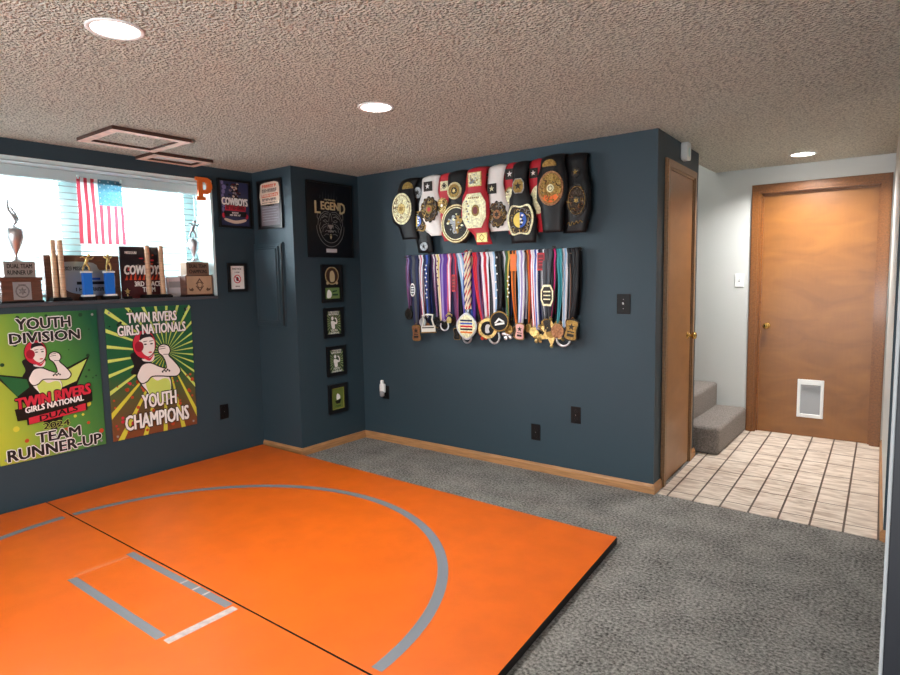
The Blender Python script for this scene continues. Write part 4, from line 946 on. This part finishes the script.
def belt(label, mat, cx, prof, dn, plates):
    o = thing('championship_belt', label, 'belt', (cx, YD, RZ), BACK, BG)
    rows = strap_path([(z, hw, xo) for z, hw, xo in prof], dn)
    mb = MB(); loft(mb, rows, mat); mb.build('strap', o)
    zt, zb = prof[0][0], prof[-1][0]
    for (nm, kind, x, z, w, h, pm, rel, em, *rest) in plates:
        f = min(1, max(0, (zt-z)/(zt-zb))); n0 = dn+.017+.012*math.sin(PI*f)
        belt_plate(o, nm, kind, x, z, w, h, n0, pm, rel, em, rest[0] if rest else None)
    return o
belt('black belt with a pale gold oval plate, leftmost on the belt rail', BLEATH, -3.25,
     [(2.175, .085, .03), (2.08, .085, .0), (2.03, .12, -.02), (1.95, .125, -.025), (1.86, .12, -.02), (1.80, .085, .01), (1.71, .08, .03)], .085,
     [('main_plate', 'oval', -.025, 1.949, .20, .245, PGOLD, 'bosses', e_disc(GOLD, DGOLD)), ('side_plate', 'arc', .035, 2.125, .11, .05, DGOLD, None, None)])
belt('black belt with a yellow and blue medallion, partly behind the leftmost belt', BLEATH, -3.14,
     [(2.17, .075, .0), (2.0, .075, .0), (1.93, .10, .0), (1.78, .10, .02), (1.72, .075, .035), (1.60, .075, .05)], .052,
     [('main_plate', 'shield', .0, 1.845, .19, .16, UMBER, 'filigree', e_half, DGOLD), ('side_plate', 'oval', .0, 2.065, .08, .085, DSILVER, None, e_star(DARKM)), ('tail_plate', 'oval', .05, 1.648, .075, .065, DSILVER, None, e_star(DARKM))])
belt('white belt with a dark round plate, left one of the two white belts', WLEATH, -3.02,
     [(2.175, .085, .005), (2.06, .08, .0), (1.97, .105, .0), (1.86, .105, -.005), (1.78, .09, .02), (1.725, .05, .05)], .066,
     [('main_plate', 'cog', .01, 1.925, .17, .20, UMBER, 'filigree', e_disc(DGOLD, RED), DARKM), ('side_plate', 'rect', -.005, 2.10, .08, .072, DARKM, 'square', e_star(PWH))])
belt('red belt with a small gold cluster plate, left of the largest round plate', RED, -2.875,
     [(2.175, .08, .0), (2.02, .08, -.01), (1.92, .09, -.01), (1.80, .08, .0), (1.68, .06, .03)], .052,
     [('main_plate', 'cog', -.02, 1.945, .11, .12, GOLD, 'bosses', e_disc(DGOLD, PWH)), ('side_plate', 'rect', .0, 2.09, .08, .07, PGOLD, 'square', e_star(DARKM))])
belt('black belt with the largest round plate of dark cast figures', BLEATH, -2.75,
     [(2.18, .085, .0), (2.06, .085, .0), (1.98, .075, .0), (1.92, .10, .0), (1.84, .14, .0), (1.76, .14, .0), (1.67, .08, .01), (1.655, .06, .01)], .080,
     [('main_plate', 'oval', .0, 1.80, .275, .285, DARKM, 'rings', e_figures, DGOLD), ('side_plate', 'oval', -.01, 2.04, .13, .125, DGOLD, 'rings', e_disc(DARKM, GOLD), GOLD)])
belt('red belt with a large cream octagonal plate at the middle of the rail', RED, -2.57,
     [(2.18, .085, .01), (2.04, .085, .0), (1.97, .115, .0), (1.86, .125, .0), (1.77, .10, .01), (1.70, .065, .05), (1.635, .065, .07)], .102,
     [('main_plate', 'oct', .0, 1.878, .205, .245, PGOLD, None, e_oval), ('side_plate', 'rect', .005, 2.10, .115, .10, PGOLD, 'photo', None, GOLD), ('tail_plate', 'rect', .062, 1.685, .10, .07, GOLD, 'square', None, BRONZE)])
belt('white belt with a round bronze plate, right one of the two white belts', WLEATH, -2.405,
     [(2.18, .07, .0), (2.06, .065, -.01), (1.96, .075, .0), (1.86, .105, .015), (1.78, .10, .02), (1.725, .085, .03)], .076,
     [('main_plate', 'cog', .015, 1.84, .16, .19, UMBER, 'filigree', e_disc(BRONZE, DARKM), DARKM), ('side_plate', 'rect', -.025, 2.022, .07, .07, DARKM, 'square', e_star(PGOLD))])
belt('red belt with a black star square, tucked behind the black belt with a blue globe', RED, -2.295,
     [(2.18, .072, .0), (2.04, .068, .0), (1.95, .075, .01), (1.80, .07, .02), (1.70, .05, .02)], .052,
     [('main_plate', 'oval', .0, 1.945, .10, .16, PGOLD, 'bosses', None, DGOLD), ('side_plate', 'rect', -.005, 2.112, .075, .072, DARKM, 'square', e_star(PWH))])
belt('black belt with a yellow and blue globe on a wide shield plate', BLEATH, -2.19,
     [(2.175, .062, -.005), (2.06, .055, -.01), (1.97, .065, -.005), (1.93, .09, .0), (1.89, .09, .0), (1.84, .11, .005), (1.76, .115, .01), (1.69, .10, .015), (1.63, .095, .015)], .104,
     [('main_plate', 'shield', .005, 1.785, .205, .20, UMBER, 'filigree', e_half, PGOLD), ('side_plate', 'oct', -.01, 2.015, .09, .10, DGOLD, None, e_star(DARKM), DSILVER)])
belt('red belt with cream plate and maroon tail, right of the blue globe belt', RED, -2.075,
     [(2.18, .06, -.015), (2.05, .055, -.02), (1.98, .065, -.005), (1.88, .075, .015), (1.79, .07, .04), (1.70, .07, .06)], .064,
     [('main_plate', 'oval', .005, 1.915, .115, .19, PGOLD, None, e_disc(PGOLD, GOLD), PGOLD), ('side_plate', 'rect', -.03, 2.095, .06, .066, DARKM, 'square', e_star(PWH))])
belt('black belt with an oval plate orange at its foot', BLEATH, -1.955,
     [(2.19, .085, .0), (2.12, .09, .0), (2.06, .11, .0), (1.92, .115, .0), (1.85, .085, .0), (1.69, .075, .0)], .098,
     [('main_plate', 'oval', .0, 1.975, .185, .225, DGOLD, 'bosses', e_amber, BRONZE), ('side_plate', 'arc', -.015, 2.142, .105, .045, DGOLD, None, None)])
b12 = belt('black belt with a dull dark plate, rightmost on the belt rail', BLEATH, -1.80,
     [(2.18, .08, -.01), (2.06, .08, .0), (1.97, .095, .01), (1.82, .095, .01), (1.75, .08, .0), (1.68, .08, -.015)], .066,
     [('main_plate', 'oval', .015, 1.885, .14, .21, UMBER, 'bosses', e_disc(DARKM, DGOLD), DARKM), ('side_plate', 'oval', .005, 2.065, .06, .06, DARKM, None, e_star(DGOLD))])
MB().tube([(-.05+.0042*i, 1.735-RZ+.014*math.sin(i*.95)*(1-.02*i)+.0006*i, .098) for i in range(27)], .0022, DGOLD, 6).build('script_mark', b12)

# ------------------------------------------------------------------ medals
MZ = 1.575
mr = thing('medal_rack', 'thin dark rail holding the hanging medals', 'rack', (0, YD, MZ), BACK)
MB().tube([(-3.32, 0, .045), (-1.80, 0, .045), (-1.785, .008, .045), (-1.775, .0, .045), (-1.785, -.008, .045)], .007, DARKM, 10).build('rail', mr)
for x in (-3.1, -2.55, -2.0): MB().box(x-.012, x+.012, -.03, .03, 0, .006, DARKM).tube([(x, 0, .004), (x, 0, .04)], .005, DARKM, 8).build('bracket', mr)
RC = {'purple': (92, 52, 150), 'plum': (104, 62, 104), 'navy': (32, 40, 78), 'white': (226, 228, 236), 'pink': (206, 96, 130), 'red': (196, 34, 52), 'sky': (150, 186, 220), 'blue': (54, 84, 176),
      'black': (18, 18, 22), 'grey': (74, 78, 86), 'gold': (206, 176, 84), 'green': (66, 110, 66), 'orange': (220, 120, 46), 'brown': (96, 66, 46), 'teal': (60, 140, 150), 'lavender': (150, 136, 190), 'magenta': (196, 40, 116), 'cream': (224, 212, 186)}
RB = {k: M('ribbon_'+k, v, .55, spec=.3) for k, v in RC.items()}
MM = {'white': M('white_medal', (226, 224, 214), .4, metal=.2), 'gold': GOLD, 'silver': SILVER, 'bronze': BRONZE, 'black': M('black_medal', (28, 28, 30), .35, metal=.6), 'dark': DARKM, 'pale': PGOLD, 'red': M('red_medal', (196, 66, 44), .35, metal=.4), 'pink': M('pink_medal', (222, 170, 165), .4, metal=.3), 'antique': DGOLD}
def medal_body(mb, shape, s, mat):
    m_ = MM[mat]
    if shape == 'round':
        mb.prism(ell(s, s, 28), -.003, .003, m_); mb.ring(0, 0, .0048, s*.80, s, m_, h=.002); mb.prism(star(s*.5, s*.22), .003, .005, m_)
    elif shape == 'ring':
        mb.prism(ell(s, s, 28), -.003, .002, m_); mb.prism(ell(s*.70, s*.70, 24), .002, .004, MM['black']); mb.prism(smooth([(-s*.2, -s*.4), (s*.2, -s*.4), (s*.15, .0), (s*.3, s*.3), (0, s*.4), (-s*.2, s*.2)]), .004, .006, MM['silver'])
    elif shape == 'emblem':
        mb.prism(ell(s, s, 28), -.003, .003, MM['black']); mb.ring(0, 0, .0048, s*.88, s, MM['antique'], h=.002); mb.prism([(-s*.55, -s*.1), (0, s*.35), (s*.55, -s*.1), (s*.3, -s*.1), (0, s*.12), (-s*.3, -s*.1)], .003, .005, PWH); mb.box(-s*.5, s*.5, -s*.35, -s*.15, .003, .005, PWH)
    elif shape == 'rect':
        o_ = smooth([(-s*.45, s), (s*.45, s), (s*.68, s*.7), (s*.55, .0), (s*.68, -s*.7), (s*.45, -s), (-s*.45, -s), (-s*.68, -s*.7), (-s*.55, .0), (-s*.68, s*.7)], 3); mb.prism(o_, -.003, .002, MM['antique'] if mat != 'antique' else DARKM); mb.prism([(a*.86, b*.88) for a, b in o_], .002, .004, m_); mb.prism(star(s*.34, s*.15, 5, 0, s*.3), .004, .006, DARKM); mb.box(-s*.34, s*.34, -s*.62, -s*.36, .004, .0055, DARKM); mb.box(-s*.34, s*.34, -s*.22, -s*.12, .004, .0055, DARKM)
    elif shape == 'spade':
        o_ = smooth([(0, s*1.15), (s*.55, s*.85), (s, s*.3), (s*.95, -s*.3), (s*.5, -s*.85), (0, -s*1.1), (-s*.5, -s*.85), (-s*.95, -s*.3), (-s, s*.3), (-s*.55, s*.85)])
        mb.prism(o_, -.004, .003, m_); mb.prism([(a*.85, b*.85) for a, b in o_], .003, .005, PGOLD)
        for k, c_ in enumerate((RB['navy'], RB['blue'], RB['red'], RB['black'], RB['orange'])): mb.box(-s*.6, s*.6, s*(.42-.24*k), s*(.56-.24*k), .005, .0065, c_)
    elif shape == 'star':
        mb.prism(star(s, s*.5, 6), -.003, .003, m_)
        for k in range(6): a = PI/2+PI*k/3; mb.ball((s*.98*math.cos(a), s*.98*math.sin(a), 0), s*.14, m_, n=8)
        mb.prism(ell(s*.45, s*.45, 20), .003, .006, MM['antique']); mb.ring(0, 0, .008, s*.38, s*.46, m_, h=.002)
    elif shape == 'lyre':
        mb.box(-s, s, -s*.62, s*.05, -.003, .003, m_); mb.box(-s*.85, s*.85, -s*.22, -s*.10, .003, .005, MM['dark']); mb.box(-s*1.1, s*1.1, -s*.75, -s*.62, -.004, .004, MM['antique'])
        mb.tube([(-s*.8, s*.05, 0), (-s*.6, s*.7, 0), (-s*.75, s*1.2, 0), (0, s*1.3, 0), (s*.75, s*1.2, 0), (s*.6, s*.7, 0), (s*.8, s*.05, 0)], s*.09, m_, 8)
    elif shape == 'crescent':
        mb.tube([(s*math.cos(a), s*math.sin(a), 0) for a in [PI*.85+PI*1.35*k/12 for k in range(13)]], s*.16, m_, 8)
    elif shape == 'paw':
        mb.prism(smooth([(-s*.6, -s*.2), (0, s*.3), (s*.6, -s*.2), (s*.4, -s*.8), (-s*.4, -s*.8)]), -.003, .004, m_)
        for k in range(4): mb.ball((s*(-.66+.44*k), s*(.45+.25*(k in (1, 2))), 0), s*.22, m_, sz=.3, n=10)
    elif shape == 'cluster':
        for k in range(5): a = 2*PI*k/5+.3; mb.ball((s*.6*math.cos(a), s*.6*math.sin(a), 0), s*.32, m_, sz=.35, n=8)
        mb.ball((0, 0, 0), s*.4, m_, sz=.5, n=10)
def medal(label, x, wid, stripes, zend, dn, shape, s, mat, dx=0.0, sway=0.0, lead=None):
    wid *= .86
    """ribbon over the rail ending at world height zend, medal below it"""
    o = thing('medal', label, 'medal', (x, YD, MZ), BACK, 'medals on the hanging rail')
    nst = len(stripes); N = 16; mb = MB(); yb = zend-MZ; rnd = random.Random(int(-x*1e4)); ph = rnd.uniform(0, 6)
    path = [(-.0, yb*.95, .022), (0, yb*.5, .026), (0, -.02, .032), (0, .006, .036), (0, .0098, .045), (0, .006, dn*.5+.03)]
    path += [(0, yb*k/N, dn*(.7+.3*min(1, k/3))) for k in range(1, N+1)]
    sw = rnd.uniform(-.016, .016); tw = rnd.uniform(.25, .6)
    grid = []
    for i, (_, y, n) in enumerate(path):
        f = max(0, min(1, y/yb)); w_ = wid*(1-tw*f**1.3); xo = dx*f+sw*math.sin(PI*f)+sway*math.sin(PI*f)
        grid.append([(xo+(k/nst-.5)*w_, y, n+(.007*math.sin(ph+(k/nst)*5.5+f*2)*(.3+f) if i > 5 else 0)) for k in range(nst+1)])
    for k in range(nst):
        col = []
        for q, (g0) in enumerate(grid):
            a, b = g0[k], g0[k+1]; col += [a, tuple((a[d]+b[d])/2 for d in range(3)), b]
        mb.add(col, [(3*i+e, 3*i+e+1, 3*i+e+4, 3*i+e+3) for i in range(len(grid)-1) for e in (0, 1)], RB[stripes[k]], True)
    mb.build('ribbon', o, solid=.0014)
    b = MB(); b.T = Matrix.Translation((dx, yb-s*1.05, dn+.006)) @ Matrix.Rotation(rnd.uniform(-.22, .22), 4, 'Z') @ Matrix.Rotation(rnd.uniform(-.25, .25), 4, 'Y')
    medal_body(b, shape, s, mat); b.tube([(.008*math.cos(2*PI*k/10), s*1.08+.008*math.sin(2*PI*k/10), 0) for k in range(10)], .0018, MM[mat], 6, True)
    b.build('medallion', o)
    if lead: lead(o, dn)
    return o
def sticker(kind, y, w, h, c1, c2):
    def f(o, dn):
        mb = MB(); mb.T = Matrix.Translation((0, y-MZ, dn+.010)); mb.prism(outline(kind, w, h), 0, .003, c1); mb.prism([(a*.8, b*.8) for a, b in outline(kind, w, h)], .003, .0036, c2)
        for k in range(3): mb.box(-w*.28, w*.28, h*(.15-.18*k), h*(.21-.18*k), .0036, .0042, c1)
        mb.build('ribbon_badge', o)
    return f
def dots(c, n, y0, y1):
    def f(o, dn):
        mb = MB()
        for k in range(n): mb.disc(.012*(-1)**k*.4, y0+(y1-y0)*k/(n-1)-MZ, dn+.009, .007, c, n=10)
        mb.build('ribbon_print', o)
    return f
MEDALS = [
 ('dark round medal on a plum ribbon, leftmost on the medal rail', -3.285, .05, ('plum', 'lavender', 'plum'), 1.16, .045, 'round', .045, 'dark', .0, 0, None),
 ('bronze rectangular medal on a wide navy ribbon with a white oval badge', -3.22, .115, ('navy', 'grey', 'navy'), 1.03, .062, 'rect', .062, 'bronze', .025, 0, sticker('oval', 1.31, .052, .105, PWH, RB['grey'])),
 ('small silver medal on a white and pink ribbon left of the lyre shaped medal', -3.145, .05, ('white', 'pink', 'white'), 1.09, .05, 'round', .035, 'silver', .01, 0, None),
 ('white lyre shaped medal on a navy lettered ribbon', -3.075, .07, ('navy', 'blue', 'navy'), 1.10, .07, 'lyre', .072, 'white', .01, 0, dots(PWH, 9, 1.50, 1.25)),
 ('small black medal on a plum and white ribbon right of the lyre shaped medal', -3.02, .045, ('plum', 'white', 'plum'), 1.10, .05, 'round', .035, 'black', .03, 0, None),
 ('dark medal on a cream and gold patterned ribbon', -2.972, .05, ('cream', 'gold', 'cream'), 1.07, .058, 'cluster', .045, 'black', .02, 0, dots(RB['plum'], 7, 1.53, 1.34)),
 ('silver crescent medal on a wide bright purple ribbon', -2.915, .085, ('purple', 'lavender', 'purple', 'purple'), 1.07, .066, 'crescent', .036, 'silver', .01, 0, None),
 ('gold paw medal on a white and pink striped ribbon', -2.862, .045, ('pink', 'white', 'pink'), 1.14, .062, 'paw', .045, 'gold', .0, 0, None),
 ('black medal on a plum ribbon with red and white tabs', -2.815, .05, ('plum', 'red', 'plum'), 1.02, .054, 'rect', .045, 'black', .02, 0, sticker('rect', 1.36, .034, .13, RED, MAROON)),
 ('silver crescent medal on a pale sky and white ribbon', -2.775, .065, ('sky', 'white', 'sky'), 1.0, .05, 'crescent', .045, 'silver', .07, .01, None),
 ('small gold medal on a blue and magenta striped ribbon', -2.735, .06, ('blue', 'magenta', 'blue', 'navy'), 1.09, .046, 'round', .035, 'gold', .01, 0, None),
 ('red cluster medal on a red ribbon beside the twisted cord', -2.618, .07, ('red', 'red', 'plum'), 1.03, .056, 'cluster', .05, 'red', .07, 0, None),
 ('bronze medal on a pink and plum narrow ribbon', -2.575, .045, ('plum', 'pink', 'plum'), 1.08, .046, 'round', .035, 'bronze', .0, 0, None),
 ('gold ring medal with black centre on a red and white ribbon', -2.535, .075, ('white', 'red', 'white'), 1.105, .066, 'ring', .075, 'gold', .03, 0, None),
 ('silver crescent medal on a plain white ribbon', -2.475, .06, ('white', 'white', 'sky'), 1.02, .056, 'crescent', .05, 'silver', .02, .005, None),
 ('black disc medal with white mountain mark on a dotted black ribbon', -2.415, .06, ('black', 'black'), 1.16, .078, 'emblem', .074, 'black', .02, 0, dots(PWH, 6, 1.54, 1.25)),
 ('silver blue medal on a pale grey ribbon under the black disc medal', -2.375, .05, ('grey', 'white', 'grey'), 1.04, .05, 'cluster', .05, 'silver', .03, 0, None),
 ('antique medal on a green and gold ribbon with black lettering', -2.328, .06, ('green', 'gold', 'black'), 1.06, .058, 'round', .035, 'antique', .0, 0, dots(PWH, 6, 1.40, 1.26)),
 ('dark medal on an orange topped brown ribbon', -2.285, .05, ('orange', 'brown', 'orange'), 1.05, .054, 'rect', .04, 'dark', .02, 0, sticker('rect', 1.50, .05, .12, RB['orange'], OCHRE)),
 ('pink tall medal on a glossy sky and white ribbon', -2.23, .075, ('sky', 'white', 'lavender', 'white'), 1.075, .07, 'rect', .058, 'pink', .0, 0, None),
 ('antique medal on a narrow orange and brown ribbon', -2.18, .04, ('brown', 'orange', 'brown'), 1.07, .05, 'round', .03, 'antique', .01, 0, None),
 ('small gold medal on a red and white ribbon right of the pink medal', -2.145, .05, ('red', 'white', 'red'), 1.05, .056, 'round', .032, 'gold', .02, 0, None),
 ('gold cluster medal on a white and blue ribbon', -2.105, .07, ('white', 'blue', 'white', 'navy'), 1.03, .062, 'cluster', .05, 'gold', .015, 0, None),
 ('antique medal on a red topped navy ribbon', -2.065, .065, ('navy', 'grey', 'white'), 1.10, .056, 'rect', .04, 'antique', .02, 0, sticker('rect', 1.50, .055, .12, RED, MAROON)),
 ('dark medal on a grey strap with a pale octagonal badge', -2.01, .08, ('grey', 'grey'), 1.11, .072, 'rect', .045, 'dark', .0, 0, sticker('oct', 1.27, .095, .145, PGOLD, DARKM)),
 ('gold six pointed star medal on a magenta tipped black ribbon', -1.965, .05, ('black', 'magenta', 'black'), 1.115, .064, 'star', .095, 'gold', -.02, 0, None),
 ('small bronze round medal on a narrow teal ribbon', -1.925, .045, ('teal', 'teal'), 1.08, .078, 'round', .048, 'bronze', -.005, 0, None),
 ('silver crescent medal on a white and sky ribbon right of the star medal', -1.885, .06, ('white', 'sky', 'white'), 1.03, .060, 'crescent', .05, 'silver', -.01, .01, None),
 ('dark round medal on a grey ribbon left of the wide black ribbon', -1.855, .045, ('grey', 'brown'), 1.07, .066, 'round', .035, 'dark', .0, 0, None),
 ('antique rectangular medal on a wide black ribbon, rightmost on the rail', -1.828, .105, ('black', 'black', 'black'), 1.115, .07, 'rect', .072, 'antique', -.005, 0, None),
]
for a in MEDALS: medal(*a)
# second, shorter layer of ribbons seen between the front ones
for i, (x, st_, sh, mt, lab) in enumerate((
    (-3.185, ('black', 'plum'), 'round', 'dark', 'dark medal behind the wide navy ribbon'), (-2.995, ('purple', 'navy'), 'round', 'antique', 'antique medal half hidden behind the cream patterned ribbon'),
    (-2.84, ('navy', 'plum'), 'round', 'dark', 'dark medal half hidden behind the gold paw medal'), (-2.655, ('blue', 'purple'), 'round', 'silver', 'silver medal half hidden behind the twisted cord'),
    (-2.50, ('black', 'grey'), 'round', 'antique', 'antique medal half hidden behind the white ribbon'), (-2.345, ('black', 'navy'), 'round', 'dark', 'dark medal half hidden behind the lettered green ribbon'),
    (-2.255, ('black', 'brown'), 'round', 'black', 'black medal half hidden behind the sky ribbon'), (-2.085, ('black', 'navy'), 'round', 'dark', 'dark medal half hidden behind the white and blue ribbon'),
    (-1.945, ('black', 'black'), 'round', 'antique', 'antique medal half hidden behind the star medal'),
    (-3.11, ('black', 'navy'), 'round', 'bronze', 'bronze medal half hidden behind the white and pink ribbon'), (-2.93, ('black', 'purple'), 'round', 'dark', 'dark medal half hidden behind the wide bright purple ribbon'),
    (-2.755, ('black', 'navy'), 'round', 'antique', 'antique medal half hidden behind the pale sky ribbon'), (-2.595, ('black', 'plum'), 'round', 'bronze', 'bronze medal half hidden behind the plain red ribbon'),
    (-2.44, ('black', 'black'), 'round', 'silver', 'silver medal half hidden behind the dotted black ribbon'), (-2.155, ('black', 'brown'), 'round', 'bronze', 'bronze medal half hidden behind the narrow orange ribbon'),
    (-2.03, ('black', 'grey'), 'round', 'dark', 'dark medal half hidden behind the grey strap'), (-1.87, ('black', 'black'), 'round', 'bronze', 'bronze medal half hidden behind the white and sky ribbon'))):
    medal(lab+' on a dark ribbon', x, .085, st_, 1.05+.025*(i % 3), .034, sh, .034, mt)
# twisted cord medal
o = thing('medal', 'large silver spade shaped medal with colour bars on a thick red and white twisted cord', 'medal', (-2.685, YD, MZ), BACK, 'medals on the hanging rail')
mb = MB()
for k, (m_, rs) in enumerate(((RB['cream'], .0095), (RB['plum'], .0055), (RB['cream'], .0095), (RB['red'], .0055))):
    for sx in (-1, 1):
        pts = []
        for i in range(61):
            f = i/60; y = .012-.42*f; a = f*22+PI/2*k; xo = sx*.014*(1-.2*f); pts.append((xo+.009*math.cos(a), y, .062+.009*math.sin(a)))
        mb.tube(pts, rs, m_, 6)
mb.build('cord', o)
mb = MB()
for k, m_ in enumerate((RB['cream'], RB['red'])):
    mb.tube([(0.02*(-1)**k, .012, .062), (.02*(-1)**k, .024, .046), (.02*(-1)**k, .0, .030), (.02*(-1)**k, -.2, .026)], .010, m_, 8)
mb.build('cord_loop', o)
b = MB(); b.T = Matrix.Translation((0, 1.035-MZ, .085)); medal_body(b, 'spade', .092, 'silver'); b.tube([(.014*math.cos(2*PI*k/12), .112+.014*math.sin(2*PI*k/12), -.01) for k in range(12)], .003, SILVER, 6, True); b.build('medallion', o)
